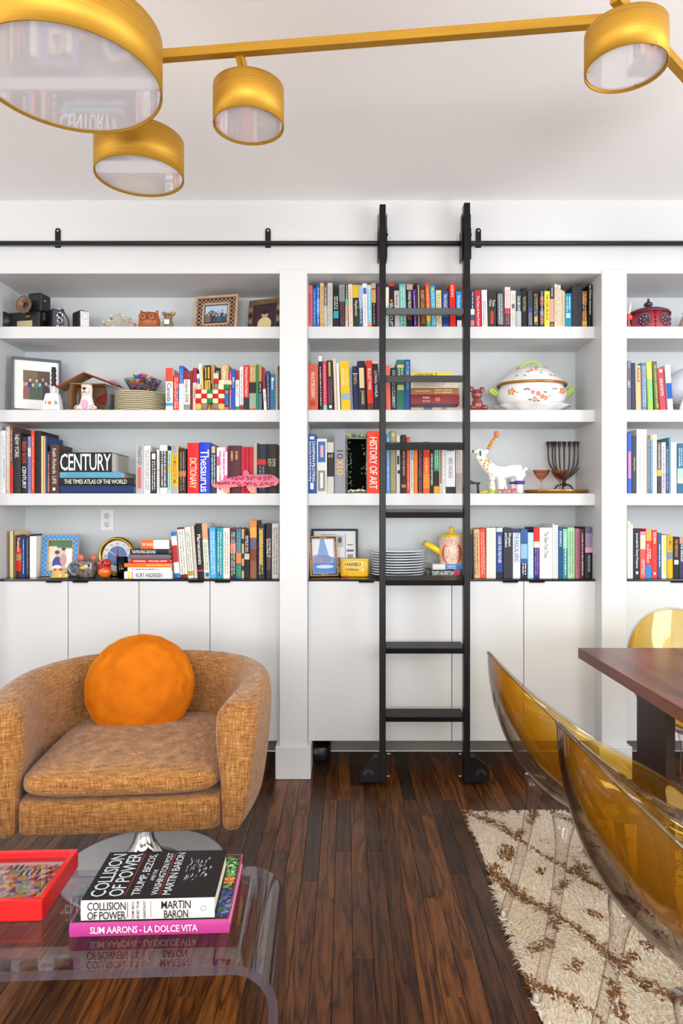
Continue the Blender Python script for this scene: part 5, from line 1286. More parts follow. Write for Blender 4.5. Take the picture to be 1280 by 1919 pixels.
MB().tube(smoothpts([(-.046, 0, .072), (-.072, -.004, .066), (-.084, -.006, .044), (-.074, -.006, .020), (-.048, -.004, .012)]), .0085, GBm, 10).build('handle', t)
OE = mat('#c86848', .2, bump=.6, bscale=160)
for x in (-.030, .032): MB().ball((x, .0, .096), (.018 if x < 0 else .016, .010, .019), OE, 8, 14).build('ear', t)
MB().ball((.0, -.052, .050), (.015, .010, .009), mat('#d8c020', .12, coat=.6), 8, 14).build('beak', t)
for x in (-.024, .028): MB().ball((x, -.045, .062), .0055, mat('#0c0c10', .05), 6, 10).build('eye', t)
t = thing('bird_figurine', 'red and orange glazed ceramic bird left of the cobalt glass', 'figurine', (PX(196.5, 3.335), D(3.335), z)); RG = NG('red_glaze'); tc = RG.n('TexCoord'); sp = RG.n('SeparateXYZ', {0: tc.outputs['Object']}); RG.set('Base Color', RG.ramp(RG.n('MapRange', {0: sp.outputs['Z'], 1: .0, 2: .09}).outputs[0], [(.1, '#e87818'), (.45, '#e0601c'), (.6, '#b81c20'), (1, '#c8242c')])); RG.set('Roughness', .1); RG.set('Coat Weight', .7)
n_ = RG.n('TexNoise', {'Vector': tc.outputs['Object'], 'Scale': 70}); RG.set('Normal', RG.n('Bump', {'Strength': .5, 'Distance': .004, 'Height': n_.outputs['Fac']}).outputs[0])
MB().ball((0, 0, .03), (.034, .030, .031), RG.m, 10, 18).ball((.010, -.004, .072), (.024, .022, .022), RG.m, 10, 14).ball((-.026, 0, .068), (.012, .010, .016), RG.m).ball((-.010, -.024, .055), (.010, .012, .008), RG.m).build('body', t, voxel=.003, smooth_it=2)
for x in (-.0, .020): MB().ball((x, -.024, .077), .0045, mat('#08080a', .05), 6, 10).build('eye', t)
BRS = mat('#b8913c', .16, 1)
t = thing('clock', 'round brass mantel clock with blue and silver dial', 'clock', (PX(219, 3.42), D(3.42), z + .0005), (R(-4), 0, R(-6)))
RX = Matrix.Rotation(R(90), 4, 'X'); cz_ = .100
MB().lathe([(.077, .0), (.080, .012), (.088, .018), (.094, .012), (.097, .0), (.097, -.02), (.09, -.035), (.08, -.038), (0, -.038)], BRS, 56, M=T(0, 0, cz_) @ RX).build('case', t)
MB().lathe([(0, .002), (.078, .002)], mat('#c9ccd0', .3), 48, M=T(0, 0, cz_) @ RX).build('dial', t)
MB().lathe([(0, .003), (.050, .003)], mat('#2c5c9c', .25), 40, M=T(0, 0, cz_) @ RX).build('dial_centre', t)
for k in range(12):
    a = R(90 - 30 * k); MB().text(str(k if k else 12), mat('#1c1c20'), (.016, .010), T(.063 * math.cos(a), -.0035, cz_ + .063 * math.sin(a)) @ TF).build('numeral', t)
for a, l_, c in ((R(148), .072, '#e8e8ee'), (R(92), .040, '#c8202c')): MB().box(0, l_, -.0012, .0012, -.0012, .0012, mat(c, .3), M=T(0, -.006, cz_) @ Matrix.Rotation(-a, 4, 'Y')).build('hand', t)
MB().ball((0, -.007, cz_), .006, mat('#c8202c', .3), 6, 12).build('hub', t)
MB().lathe([(0, 0), (.035, 0), (.038, .004), (.030, .012), (0, .012)], BRS, 32, sy=.6).build('foot', t)
t = thing('tumbler', 'dark cobalt-blue glass tumbler in front of the brass clock', 'glass', (PX(231, 3.35), D(3.335), z))
MB().lathe([(0, .001), (.022, .001), (.0245, .003), (.028, .102), (.026, .102), (.0225, .006), (0, .005)], M_COBALT, 28).build('glass_wall', t)
t = thing('power_outlet', 'white double power outlet plate on the wall above the brass clock', 'outlet', (PX(200.7, 3.56), .363, PZ(975, 3.56)))
hw, hh = 12.6 * 3.56 / F, 20 * 3.56 / F; MB().box(-hw, hw, -.005, -.0005, -hh, hh, mat('#dcdcdf', .35), .0015).build('wall_plate', t)
for q in (-.021, .021):
    s_ = MB().lathe([(0, 0), (.0165, 0), (.0172, -.001)], mat('#d0d0d4', .4), 24, M=T(0, -.0056, q) @ RX).build('socket', t)
    for x in (-.006, .006): MB().box(x - .001, x + .001, -.0062, -.0057, q - .001, q + .007, K).build('slot', s_)
    MB().ball((0, -.006, q - .008), (.0026, .0008, .0026), K, 5, 8).build('slot', s_)
# --- middle bay second shelf: figurine, tureen on platter
z = ST[1]
t = thing('bear_figurine', 'small glazed maroon ceramic bear seated left of the tureen', 'figurine', (PX(895, 3.32), D(3.33), z + .002)); MR = mat('#8a3a34', .12, coat=.6, bump=.9, bscale=150)
MB().ball((0, 0, .022), (.022, .020, .024), MR).ball((-.002, -.004, .058), (.021, .020, .020), MR).ball((-.022, 0, .078), (.011, .007, .011), MR).ball((.018, 0, .076), (.011, .007, .011), MR).ball((-.020, -.014, .010), (.012, .014, .010), MR).ball((.026, -.014, .010), (.014, .014, .010), MR).build('body', t, voxel=.0028, smooth_it=2)
for x in (-.012, .008): MB().ball((x, -.022, .064), .003, mat('#141414', .1), 5, 8).build('eye', t)
t.scale = (1.3, 1.1, 1.35)
dC = 3.42; xc = PX(996.5, dC); POR = mat('#f2f1f0', .1, coat=.6); GRN = mat('#b4cc58', .25); GOLD = mat('#b8823c', .25, .6)
t = thing('platter', 'large scalloped white porcelain platter under the floral tureen', 'platter', (xc, D(dC), z + .0005))
def scal(prof, n=96, k=12, am=.03):
    rows = []
    for r_, zz in prof:
        rows.append([((1 + am * math.cos(k * 2 * math.pi * j / n) * (r_ / .19) ** 3) * r_ * math.cos(2 * math.pi * j / n), .82 * (1 + am * math.cos(k * 2 * math.pi * j / n) * (r_ / .19) ** 3) * r_ * math.sin(2 * math.pi * j / n), zz + .002 * math.sin(k * 2 * math.pi * j / n) * (r_ / .19) ** 3) for j in range(n)])
    return rows
MB().grid(scal([(0, .001), (.12, .001), (.125, .004), (.15, .014), (.188, .033), (.190, .0355), (.186, .036), (.145, .020), (.118, .009), (0, .008)]), POR, closed_v=True).build('dish', t)
MB().grid(scal([(.1895, .0350), (.1905, .0365), (.1880, .0370)]), GOLD, closed_v=True).build('gold_rim', t)
zt_ = z + .0095
t = thing('soup_tureen', 'white porcelain soup tureen with painted flowers and green twig handles', 'tureen', (xc, D(dC), zt_))
MB().lathe([(0, 0), (.085, 0), (.088, .004), (.086, .010), (.115, .022), (.142, .045), (.150, .070), (.146, .090), (.136, .108), (.138, .116), (.134, .118), (0, .118)], POR, 64, sy=.85).build('body', t)
lid = MB().lathe([(.146, .116), (.150, .121), (.147, .127), (.135, .137), (.11, .160), (.085, .182), (.055, .198), (.02, .205), (0, .206)], POR, 64, sy=.85).build('lid', t)
MB().lathe([(.1475, .1145), (.1515, .119), (.1515, .122), (.1485, .1265)], GOLD, 64, sy=.85).build('gold_band', lid)
MB().tube(smoothpts([(-.055, 0, .196), (-.040, 0, .212), (-.015, 0, .228), (.012, 0, .228), (.032, 0, .214), (.042, 0, .200)]), .0055, GRN, 10).build('twig_handle', lid)
for x in (-.062, .058): MB().ball((x, -.006, .200), (.008, .007, .008), mat('#d88878', .3), 6, 10).build('rosebud', lid)
MB().tube(smoothpts([(-.135, 0, .085), (-.152, 0, .090), (-.172, 0, .104), (-.176, 0, .092), (-.150, 0, .076)]), .0085, GRN, 10).build('twig_handle', t)
MB().tube(smoothpts([(.138, 0, .080), (.155, 0, .092), (.176, 0, .110), (.170, 0, .090), (.146, 0, .070)]), .0085, GRN, 10).build('twig_handle', t)
def tur(x, zz):   # radius of the porcelain at a height, to lay painted petals on its surface
    P = [(.086, .010), (.115, .022), (.142, .045), (.150, .070), (.146, .090), (.136, .108), (.146, .116), (.150, .121), (.135, .137), (.11, .160), (.085, .182), (.055, .198), (.02, .205)]
    for (r0_, z0_), (r1_, z1_) in zip(P, P[1:]):
        if z0_ <= zz <= z1_: r_ = r0_ + (r1_ - r0_) * (zz - z0_) / (z1_ - z0_); break
    return -.85 * math.sqrt(max(1e-6, r_ * r_ - x * x))
fl_ = MB(); rr = random.Random(2)
def petal(x, zz, c, r_=.004, q=1): fl_.ball((x, tur(x, zz), zz), (r_, .0008 + r_ * .25, r_ * q), mat(c, .3), 5, 8)
for (fx, fz, s_) in ((-.02, .176, 1), (.0, .180, .9), (-.004, .064, 1.2), (.014, .052, 1.2), (-.016, .042, 1.2), (-.026, .070, 1), (.03, .046, 1.1), (-.105, .078, 1.8), (.105, .080, 1.8)):
    for k in range(5): petal(fx + .0055 * s_ * math.cos(k * 1.257), fz + .0055 * s_ * math.sin(k * 1.257), '#d8643c', .0035 * s_)
    petal(fx, fz, '#e8b048', .0022 * s_)
for (fx, fz, c) in ((.004, .190, '#2a8a70'), (-.034, .168, '#2a8a70'), (.022, .172, '#a8c048'), (-.012, .188, '#a8c048'), (-.034, .040, '#1c8068'), (.026, .070, '#2a8a70'), (.046, .056, '#a8c048'), (-.084, .072, '#a8c048'), (.090, .072, '#a8c048'), (-.08, .150, '#5a8a50'), (.055, .150, '#5a8a50'), (-.05, .148, '#6a94b0'), (.072, .148, '#c87058'), (-.055, .084, '#5a8a70'), (.062, .086, '#6a94b0'), (-.046, .086, '#c87058'), (.074, .088, '#c87058'), (-.04, .082, '#6a94b0'), (.0, .036, '#5a8a50'), (.016, .160, '#7a98c0')): petal(fx, fz, c, .0075, .55)
fl_.build('painted_flowers', t, kind='stuff')
t.scale = (1.16, 1.05, 1.10)
# --- middle bay third shelf
z = ST[2]
d_ = 3.32; x0, x1 = PX(650, d_), PX(687.5, d_); zt_ = PZ(822, d_)
t = thing('plant_box', 'open-fronted dark glass planter box with small leaves and white shells', 'planter', ((x0 + x1) / 2, D(d_), z)); w_ = (x1 - x0) / 2; h_ = zt_ - z; LEAD = mat('#2a2a28', .35, .6)
for p, q in (((-w_, 0), (-w_, h_)), ((w_, 0), (w_, h_)), ((-w_, h_), (w_, h_)), ((-w_, .003), (w_, .003))):
    for y in (0, .12): MB().tube([(p[0], y, p[1]), (q[0], y, q[1])], .0026, mat('#b8b4a8', .3, .5), 6).build('edge_bar', t)
MB().box(-w_, w_, .118, .12, .002, h_, mat('#0a0d0a', .9, spec=.1)).build('back_pane', t)
for sx in (-1, 1): MB().box(sx * w_ - .001, sx * w_ + .001, 0, .12, .002, h_, mat('#0c100c', .8, spec=.1)).build('side_pane', t)
MB().box(-w_, w_, 0, .12, .002, .006, mat('#1a1c16', .7)).build('base', t)
MB().box(-w_, w_, 0, .12, h_ - .002, h_, mat('#2a2c24', .5)).build('top_pane', t)
rr = random.Random(6)
b = MB()
for _ in range(60):
    x = rr.uniform(-w_ * .95, w_ * .95); y = rr.uniform(-.004, .05); q = h_ + rr.uniform(.0, .022); a = rr.uniform(0, 6); b.add([(x + .006 * math.cos(a + k * 1.57) * (1 if k % 2 else .6), y, q + .006 * math.sin(a + k * 1.57) * (1 if k % 2 else .6)) for k in range(4)], [(0, 1, 2, 3)], mat(rr.choice(('#3c7a38', '#2c5a48', '#c8c83c', '#5a9a4a', '#24402c')), .5))
for _ in range(46):
    x = rr.choice((-1, -1, 1)) * w_ * rr.uniform(.5, .95); y = rr.uniform(.01, .1); q = rr.uniform(.02, h_ * .95); a = rr.uniform(0, 6); b.add([(x + .006 * math.cos(a + k * 1.57) * (1 if k % 2 else .6), y, q + .006 * math.sin(a + k * 1.57) * (1 if k % 2 else .6)) for k in range(4)], [(0, 1, 2, 3)], mat(rr.choice(('#3c6a38', '#2c4a30', '#4a7a44')), .5))
b.build('leaves', t, kind='stuff')
for k in range(9): MB().ball((-w_ * .8 + k * w_ * .2, .012 + rr.random() * .02, .012 + rr.random() * .006), (.008, .006, rr.uniform(.004, .008)), mat(rr.choice(('#ece8e0', '#dcd4c4', '#e8d8a0')), .5), 5, 8).build('shell', t)
IR = mat('#4a3c34', .45, .5, bump=.4, bscale=90)
t = thing('iron_stand', 'black wrought-iron scroll stand half hidden behind the ladder', 'stand', (PX(893, 3.34), D(3.34), z)); 
MB().tube([(.008, 0, 0.001), (.006, 0, .05)], .006, IR, 8).build('leg', t); MB().tube([(-.052, 0, .05), (.018, 0, .052)], .0045, IR, 8).build('crossbar', t)
MB().tube(smoothpts([(-.058, 0, .085), (-.04, 0, .068), (-.015, 0, .056), (0, 0, .052)]), .004, IR, 8).build('scroll', t)
t = thing('goat_sculpture', 'white papier-mache goat with an orange-striped horn and purple anklet', 'sculpture', (PX(940, 3.36), D(3.37), z))
def q3(px, py, y=0): return (PX(px, 3.36) - PX(940, 3.36), y, PZ(py, 3.36) - z)
b = MB(); PM_ = mat('#efece8', .75, bump=.5, bscale=60)
b.tube([q3(928, 884), q3(945, 886), q3(962, 882), q3(978, 881)], [.032, .034, .033, .028], PM_, 16)
b.tube([q3(895, 852), q3(906, 866), q3(918, 878), q3(932, 888)], [.020, .027, .033, .034], PM_, 14)
b.tube([q3(887, 847), q3(896, 846), q3(908, 852)], [.008, .018, .022], PM_, 12)
b.tube([q3(908, 850), q3(915, 843)], [.014, .009], PM_, 10); b.ball(q3(986, 879), (.012, .012, .010), PM_)
for px, y in ((936, -.016), (944, .018), (972, -.016), (966, .02)): b.tube([q3(px, 893, y), q3(px + 1, 912, y), q3(px + 1, 925, y)], [.020, .017, .018], PM_, 12)
b.ball(q3(975, 890), (.03, .03, .024), PM_)
b.build('body', t, voxel=.004, smooth_it=5)
MB().tube([q3(915, 842), q3(922, 828), q3(928, 820)], [.008, .007, .006], mat('#d8805c', .7), 10).build('horn', t)
MB().ball(q3(931, 814), (.013, .011, .017), mat('#dc7c44', .7), 8, 12).build('horn_tip', t)
for px, py in ((918, 838), (921, 832), (924, 826)): MB().tube([Vector(q3(px, py)) + Vector((.0105 * math.cos(a * .785), .0105 * math.sin(a * .785), .004 * math.cos(a * .785))) for a in range(8)], .0034, mat('#e8ac1c', .6), 6, closed=True).build('horn_stripe', t)
MB().ball(q3(887, 846, -.002), (.004, .009, .006), mat('#1c1c1c'), 6, 8).build('nose', t)
MB().ball(q3(899.5, 851, -.019), (.005, .005, .017), mat('#1c6048', .6), 8, 10).build('eye', t)
for k, (px, py) in enumerate(((901, 863), (907, 869), (909, 864), (914, 864), (913, 873), (916, 868), (912, 880), (906, 874))): MB().ball(q3(px, py, -.029), (.0048, .004, .006), mat('#e8a42c', .7), 5, 8).build('yellow_spot', t)
MB().tube([Vector(q3(972.5, 905, -.016)) + Vector((.0195 * math.cos(a * .52), .0195 * math.sin(a * .52), 0)) for a in range(12)], .009, mat('#4a3a98', .7), 8, closed=True).build('purple_anklet', t)
MB().tube([Vector(q3(966, 905, .02)) + Vector((.019 * math.cos(a * .52), .019 * math.sin(a * .52), 0)) for a in range(12)], .006, mat('#4a3a98', .7), 8, closed=True).build('purple_anklet', t)
MB().tube([Vector(q3(937, 919, -.016)) + Vector((.020 * math.cos(a * .52), .020 * math.sin(a * .52), 0)) for a in range(12)], .004, mat('#e07890', .7), 8, closed=True).build('pink_band', t)
t = thing('cat_figurine', 'small spotted white and yellow ceramic cat in front of goat', 'figurine', (PX(923, 3.30), D(3.308), z)); t.scale = (1.15, 1.0, 1.1)
CW = mat('#ecead8', .2, coat=.5)
MB().lathe([(0, .001), (.013, .001), (.014, .02), (.012, .045), (.010, .055), (0, .056)], CW, 16).ball((0, -.002, .066), (.014, .012, .014), CW).ball((-.010, 0, .080), (.005, .004, .006), CW).ball((.010, 0, .080), (.005, .004, .006), CW).build('body', t, voxel=.002, smooth_it=1)
rr = random.Random(9)
for _ in range(14): a = rr.uniform(-2.6, -.5); q = rr.uniform(.02, .07); MB().ball((.0125 * math.cos(a), .0125 * math.sin(a), q), .0017, mat(rr.choice(('#2a4a4c', '#2a6a58', '#4a6a8a')), .3), 4, 6).build('spot', t)
for _ in range(16): a = rr.uniform(-3.3, .2); MB().ball((.018 * math.cos(a), .014 * math.sin(a), rr.uniform(.004, .018)), rr.uniform(.004, .007), mat(rr.choice(('#b8cc28', '#d8c830', '#88a828')), .25), 5, 8).build('leaf_ruffle', t)
for k in range(5): MB().ball((-.024 - .006 * k, -.004, .009 - .001 * k), (.006, .006, .007 - .0006 * k), mat('#d8b824', .2), 5, 8).build('tail_segment', t)
t = thing('bow_figurine', 'small pink and cream ceramic flower cluster at the goat feet', 'figurine', (PX(959, 3.30), D(3.302), z))
for _ in range(26): MB().ball((rr.uniform(-.040, .022), rr.uniform(-.010, .008), rr.uniform(.006, .022)), rr.uniform(.005, .009), mat(rr.choice(('#d8808c', '#e8b0b0', '#e8e0d4', '#c86078')), .25), 5, 8).build('petal', t)
MB().ball((-.028, 0, .030), (.007, .006, .014), mat('#e8c8c8', .3)).build('bud', t)
dT_ = 3.42
t = thing('serving_tray', 'round brass-rimmed tray holding two pink glasses', 'tray', (PX(1041, dT_), D(dT_), z))
MB().lathe([(0, .001), (.145, .001), (.150, .006), (.157, .019), (.156, .0205), (.152, .0195), (.146, .010), (0, .007)], mat('#a8793c', .28, .75), 64, sy=.80).build('dish', t)
for i, px in enumerate((1016, 1051)):
    t = thing('coupe_glass', 'pink gold-banded coupe glass on the brass tray, ' + ('left one' if i == 0 else 'right one before the candelabrum'), 'glass', (PX(px, 3.37), D(3.385 + .006 * i), z + .0195 - .0085), (0, 0, 0), 'pink coupe glasses')
    o_ = t; zz = 0
    MB().lathe([(0, 0), (.026, .0006), (.027, .002), (.006, .005), (.0034, .012), (.0030, .04), (.0036, .052), (.008, .058)], M_PINKG, 28).build('stem', t)
    MB().lathe([(.006, .056), (.020, .068), (.034, .086), (.042, .106), (.0415, .1065), (.032, .087), (.018, .071), (0, .062)], M_PINKG, 36).build('bowl', t)
    MB().lathe([(.0385, .097), (.0412, .1005)], mat('#d8982c', .2, .8), 36).build('gold_band', t)
    MB().tube([(.042 * math.cos(a * .26), .042 * math.sin(a * .26), .1065) for a in range(24)], .0007, mat('#c8a060', .2, .8), 5, closed=True).build('gilt_rim', t)
t = thing('candelabrum', 'dark hammered iron nine-branched candelabrum at the right end', 'candelabrum', (PX(1059, 3.50), D(3.515), z))
dM = 3.52; sc_ = dM / F
def qm(px, py, y=0): return ((px - 1059) * sc_, y, PZ(py, dM) - z)
for px, pb in ((1029, 868), (1037, 872), (1042, 870), (1050, 866), (1059, 861), (1069, 866), (1078, 870), (1086, 872), (1096, 868)):
    dxp = px - 1059; tp = 831 if px < 1059 else 827
    if abs(dxp) < 1: pts = [qm(1059, 910), qm(1059, 870), qm(1059, 840)]
    else: pts = smoothpts([qm(1059 + dxp * .05, 900), qm(1059 + dxp * .45, 893 - abs(dxp) * .1), qm(1059 + dxp * .85, 880 - abs(dxp) * .22), qm(1059 + dxp * .97, 862), qm(px, 845)])
    br = MB().tube(pts, .0042, IR, 8).build('branch', t)
    p = qm(px, 845); b = MB(); b.lathe([(.0038, 0), (.0045, .010), (.0108, .046), (.0096, .046), (.002, .02)], IR, 10, c=p); b.build('candle_cup', br)
MB().tube([qm(1059, 912), qm(1059, 896)], .009, IR, 10).build('knot', t)
for sx, yy_ in ((-1, .006), (1, .006), (0, .02)): MB().tube(smoothpts([qm(1059, 908), (sx * .03, yy_ * .5, .048), (sx * .046, yy_, .028), (sx * .05, yy_ * 1.2, .005)]), .0042, IR, 8).build('leg', t)
# --- middle cabinet top
z = CT
DARKF = mat('#1c222c', .35)
frame('picture_frame', 'black framed ink cartoon drawing behind the small blue-striped frame', 583, 671, 992, 1080, 3.46, .011, DARKF, ('#dfe1e4', [('r', .55, .62, .72, .92, '#b8bcc4'), ('e', .63, .8, .05, .08, '#4a4e58'), ('r', .80, .5, .98, .56, '#6a6e78'), ('r', .82, .32, .96, .44, '#8a8e98'), ('r', .82, .66, .96, .69, '#6a6e78'), ('r', .15, .93, .55, .95, '#8a8e98'), ('r', .15, .89, .4, .91, '#8a8e98'), ('e', .52, .42, .05, .08, '#5a5e68'), ('e', .58, .3, .1, .06, '#7a7e88'), ('r', .5, .14, .9, .17, '#4a4e58'), ('r', .76, .1, .775, .95, '#8a8e98'), ('p', [(.6, .2), (.9, .1), (.92, .12), (.62, .23)], '#5a5e68')]), 14, 0, matb=('#e6e8ea', .03), zb=z)
t, w_, h_ = frame('picture_frame', 'navy and gilt patterned frame with a seaside photo at pillar', 582, 635, 1007, 1083, 3.38, .012, mat('#232a44', .35), ('#7ca4d8', [('p', [(0, .5), (.25, .55), (.4, 1), (0, 1)], '#e4e8f0'), ('p', [(.55, 1), (1, 1), (1, .45), (.75, .5)], '#dfe6f0'), ('e', .5, .42, .35, .12, '#8088b0'), ('e', .3, .38, .2, .1, '#9a8aa8'), ('r', 0, 0, 1, .3, '#4c84c8'), ('e', .55, .2, .4, .05, '#c8dcf0')]), 13, 14, thick=.018, zb=z)
GL_ = mat('#c8965a', .4, .3)
for (a, b_, c, e) in ((-w_ / 2, w_ / 2, 0, .003), (-w_ / 2, w_ / 2, h_ - .003, h_), (-w_ / 2, -w_ / 2 + .003, 0, h_), (w_ / 2 - .003, w_ / 2, 0, h_)): MB().box(a - .0005, b_ + .0005, -.0008, .0185, c, e, GL_).build('gilt_edge', t)
for (a, b_, c, e) in ((-w_ / 2 + .011, w_ / 2 - .011, .011, .0135), (-w_ / 2 + .011, w_ / 2 - .011, h_ - .0135, h_ - .011), (-w_ / 2 + .011, -w_ / 2 + .0135, .011, h_ - .011), (w_ / 2 - .0135, w_ / 2 - .011, .011, h_ - .011)): MB().box(a, b_, -.0012, .004, c, e, GL_).build('gilt_edge', t)
b = MB()
for k in range(11):
    for sx in (-1, 1): b.ball((sx * (w_ / 2 - .0072), -.0006, .04 + k * .0125), (.0022, .001, .004), mat('#e0c8a0', .4), 4, 6)
for k in range(5): b.ball((-.014 + k * .007, -.0006, .0072), (.003, .001, .0018), mat('#e0c8a0', .4), 4, 6); b.ball((-.014 + k * .007, -.0006, h_ - .0072), (.003, .001, .0018), mat('#e0c8a0', .4), 4, 6)
b.build('inlay', t, kind='stuff')
t = thing('sweet_tin', 'yellow sweet tin with black lettering beside the navy frame', 'tin', (PX(664, 3.37), D(3.365), z + .0005), (0, 0, R(-2)))
d_ = 3.365; w_ = (692 - 638) / 2 * d_ / F; h_ = 33.5 * d_ / F
MB().ball((0, .05, h_ / 2), (w_, .05, h_ / 2), mat('#e6b414', .28), 12, 48, e1=.12, e2=.35).build('body', t)
MB().ball((0, .05, h_ - .004), (w_ * 1.015, .0512, .006), mat('#e8c040', .3), 8, 48, e1=.2, e2=.35).build('lid', t)
MB().text('HARIBO', mat('#1c2028'), (.078, .018), T(-.006, -.0018, h_ * .72) @ TF).build('lettering', t)
MB().text('Goldbears', mat('#2a2a28'), (.062, .011), T(-.010, -.0018, h_ * .44) @ TF).build('lettering', t)
b = MB(); b.art([('e', .5, .5, .5, .5, '#d8dcd8')], .034, h_ * .34, .015, .012, -.001); b.build('round_seal', t)
b = MB(); b.art([('r', 0, 0, 1, 1, '#d8582c')], -.052, .002, .022, .008, -.001); b.build('printed_flag', t)
PWM = mat('#e6ecf4', .12, coat=.6); PWR = mat('#dde6f0', .15)
src = None; n = 10
for k in range(n):
    if src is None: o = plate_mesh(.135, PWM, PWR, .0105).build('dinner_plate'); src = o
    else: o = src.copy(); COL.objects.link(o)
    o.location = (PX(745.5, 3.43) + (.0015 if k % 2 else -.001), D(3.44), z + .0006 + k * .0128); o.scale = (1, 1, 1.25); o['category'] = 'plate'; o['group'] = 'bluish white plates stacked behind the ladder'
    o['label'] = 'bluish-white porcelain plate in the stack behind the ladder, ' + ('lowest' if k == 0 else 'topmost' if k == n - 1 else '%s from the bottom' % ORD[k])
zk = z + (1770 - 1620) / 5.997 * 3.35 / F * 1.0 + .0015
t = thing('teapot', 'cylindrical white and orange ceramic teapot with bright yellow lid and spout', 'teapot', (PX(845.5, 3.42), D(3.42), z + .0395))
MK = NG('scratched_glaze'); tc = MK.n('TexCoord'); mp = MK.n('Mapping', {'Vector': tc.outputs['Object'], 'Scale': (420, 420, 110)}); n_ = MK.n('TexNoise', {'Vector': mp.outputs[0], 'Scale': 1, 'Detail': 2}); MK.set('Base Color', MK.ramp(n_.outputs['Fac'], [(.42, '#e8885c'), (.5, '#f0dccc'), (.6, '#f4ece4')])); MK.set('Roughness', .25)
hb = .160; rb = .060
MB().lathe([(0, .001), (.054, .001), (.057, .01), (.059, .08), (rb + .002, hb), (rb - .002, hb), (0, hb - .002)], MK.m, 40).build('body', t)
YE = mat('#f0cc10', .15, coat=.6)
l_ = MB().lathe([(rb - .004, hb - .001), (rb + .003, hb), (rb + .003, hb + .005), (.045, hb + .010), (.036, hb + .012), (.034, hb + .018), (.015, hb + .022), (0, hb + .023)], YE, 40).build('lid', t)
MB().lathe([(0, hb + .02), (.010, hb + .02), (.008, hb + .03), (.011, hb + .040), (.017, hb + .046), (.012, hb + .046), (0, hb + .042)], YE, 10, smooth=False).build('knob', l_)
MB().ball((0, 0, hb + .048), .005, mat('#d88060', .3), 6, 10).build('knob_tip', l_)
MB().tube([(-.050, -.005, .078), (-.085, -.010, .100), (-.135, -.014, .128)], [.019, .016, .0145], YE, 16).build('spout', t)
MB().tube([(-.133, -.014, .127), (-.138, -.0144, .130)], [.0148, .0148], mat('#98b410', .2), 16).build('spout_lip', t)
def patch(a0, a1, col):
    b = MB(); rows = []
    for i in range(13):
        f = i / 12; zz = .026 + .105 * f; w = math.sin(math.pi * f) ** .6
        ac = R(a0) * w + R(-90) * (1 - w) * .25 + R(a0) * (1 - w) * 0.0 if False else R(-90 + (a0 * (.45 + .55 * w)))
        hw_ = R(a1) * (.25 + .75 * w)
        rows.append([(.0605 * math.cos(ac + hw_ * u), .0605 * math.sin(ac + hw_ * u), zz) for u in (-1, -.5, 0, .5, 1)])
    b.grid(rows, mat(col, .25)); b.build('painted_arc', t)
patch(-52, 6, '#dc6028'); patch(40, 9, '#dc6028')
MB().box(.059, .064, -.012, .012, .03, .11, mat('#e8b020', .3), .002).build('handle_root', t)
MB().tube(smoothpts([(.050, .02, .125), (.066, .036, .13), (.074, .044, .10), (.068, .038, .06), (.048, .02, .04)]), .007, YE, 10).build('handle', t)
# robot vacuum under the middle cabinet
t = thing('robot_vacuum', 'black rounded robot vacuum under the middle cabinet beside the pillar', 'robot vacuum', (PX(601, 3.42) , D(3.46), .001))
MB().ball((0, 0, .046), (.052, .09, .044), mat('#141418', .35), 12, 36, e1=.35, e2=.6).build('body', t)
MB().box(-.034, -.012, -.0905, -.086, .05, .072, mat('#5a5648', .5), .001).build('status_label', t)
MB().lathe([(0, .0895), (.030, .0895), (.032, .092), (.028, .094), (0, .094)], mat('#1c1c22', .2), 24).build('turret', t)
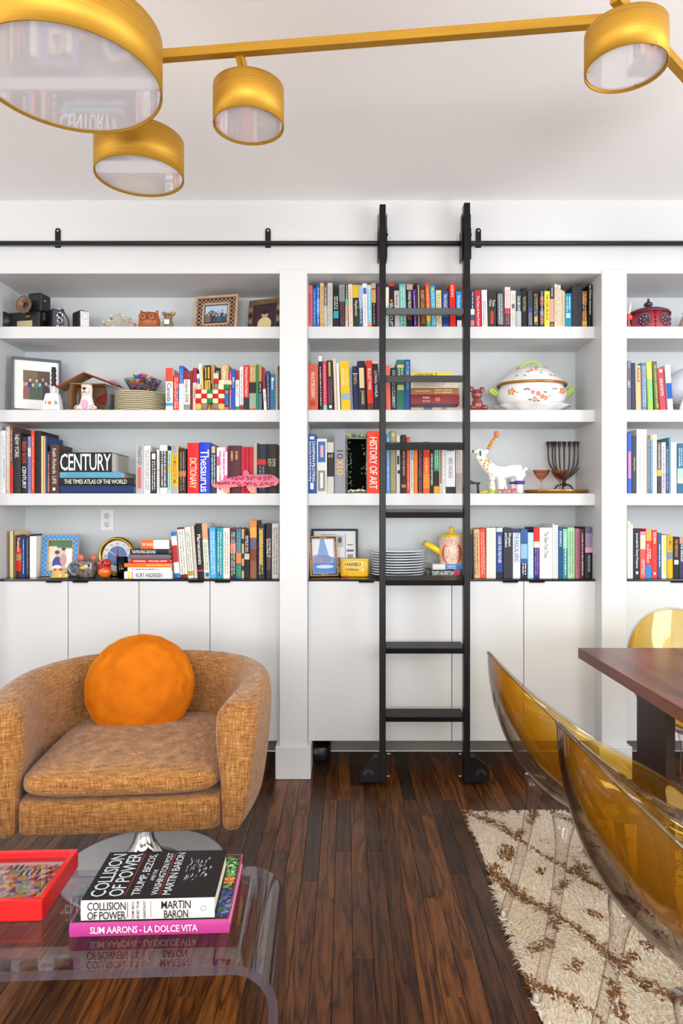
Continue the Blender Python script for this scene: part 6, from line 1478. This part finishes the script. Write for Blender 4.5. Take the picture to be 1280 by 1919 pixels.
# --- right bay
z = ST[0]
t = thing('lacquer_box', 'round red lacquered box with dark medallions and knobbed lid', 'box', (PX(1215, 3.42), D(3.42), z)); t.scale = (1, 1, 1.12); LQ = mat('#c23440', .25, coat=.4); LD_ = mat('#54303c', .3, coat=.4)
MB().lathe([(0, .001), (.100, .001), (.101, .01), (.096, .082), (0, .082)], LQ, 64).build('body', t)
l_ = MB().lathe([(.096, .082), (.104, .080), (.106, .084), (.098, .093), (.07, .104), (.03, .110), (0, .110)], LD_, 64).build('lid', t)
MB().lathe([(0, .109), (.008, .109), (.007, .117), (.018, .124), (.023, .130), (.018, .138), (.008, .142), (.005, .150), (.006, .156), (0, .158)], LD_, 28).build('knob', l_)
for a0 in (-125, -65, -5, -185):
    b = MB()
    for r_, c in ((.034, '#3a2c38'), (.030, '#7c6c84'), (.027, '#40303c')):
        rows = []
        for i in range(24):
            an = 2 * math.pi * i / 24; aa = R(a0) + r_ * math.cos(an) / .099; rows.append((.1002 + (.034 - r_) * .05, aa, .042 + r_ * math.sin(an)))
        b.add([(q * math.cos(a), q * math.sin(a), zz) for q, a, zz in rows] + [(.1004 * math.cos(R(a0)) + 0, .1004 * math.sin(R(a0)), .042)], [(i, (i + 1) % 24, 24) for i in range(24)], mat(c, .3))
    md = b.build('medallion', t)
    for k in range(7):
        an = k * .9; q = .017 if k else 0; aa = R(a0) + q * math.cos(an) / .099
        MB().ball((.1008 * math.cos(aa), .1008 * math.sin(aa), .042 + q * math.sin(an)), .0045, mat(('#c85060', '#8a98a8')[k % 2], .3), 5, 8).build('rosette', md)
for a0 in (-95, -35):
    for k in range(4): MB().ball((.1000 * math.cos(R(a0)), .1000 * math.sin(R(a0)), .012 + k * .020), (.006, .004, .008), mat('#3a3444', .3), 4, 4).build('diamond', t)
t = thing('coral_ornament', 'coral-red bead ornament with feather at the left end of right bay', 'ornament', (PX(1179, 3.31), D(3.312), z))
for q, r_ in ((.012, .008), (.052, .016)): MB().ball((0, 0, q), r_, mat('#e85a50', .4), 8, 12).build('bead', t)
MB().tube([(0, 0, .001), (0, 0, .07)], .002, mat('#e8d8d0'), 6).build('post', t)
MB().tube([(0, 0, .07), (.004, 0, .1), (.012, 0, .13)], [.006, .007, .001], mat('#eeddd4', .6), 6).build('feather', t)
t = thing('vase', 'beige tapering ceramic vase cut off by the right picture edge', 'vase', (PX(1292, 3.4), D(3.4), z))
MB().lathe([(0, .001), (.052, .001), (.050, .03), (.040, .065), (.028, .09), (.032, .1), (.026, .1), (0, .08)], mat('#c8bcac', .5, var=.15, bscale=30), 32).build('body', t)
z = ST[1]
t = thing('globe_lamp', 'round white glass globe lamp at the right edge of shelf', 'lamp', (PX(1290, 3.44), D(3.44), z))
MB().ball((0, 0, .128), (.105, .105, .108), mat('#dde4ee', .2), 24, 40).build('globe', t)
MB().lathe([(0, .001), (.05, .001), (.05, .006), (.03, .022), (0, .022)], mat('#e8e8ea', .3), 32).build('base', t)
MB().tube(smoothpts([(-.02, -.04, .01), (-.06, -.06, .03), (-.105, -.05, .045), (-.125, -.02, .03)]), .0016, mat('#6a6a60'), 6).build('cord', t)
t = thing('cone_vase', 'white conical vase with a yellow dot before the globe lamp', 'vase', (PX(1288, 3.33), D(3.318), z)); t.scale = (.62, .4, 1)
MB().lathe([(0, .001), (.072, .001), (.066, .02), (.036, .075), (.022, .10), (.024, .104), (.018, .104), (0, .09)], mat('#f4f4f2', .3), 36).build('body', t)
MB().ball((-.030, -.032, .060), (.008, .004, .010), mat('#e8c860', .4), 6, 10).build('yellow_dot', t)
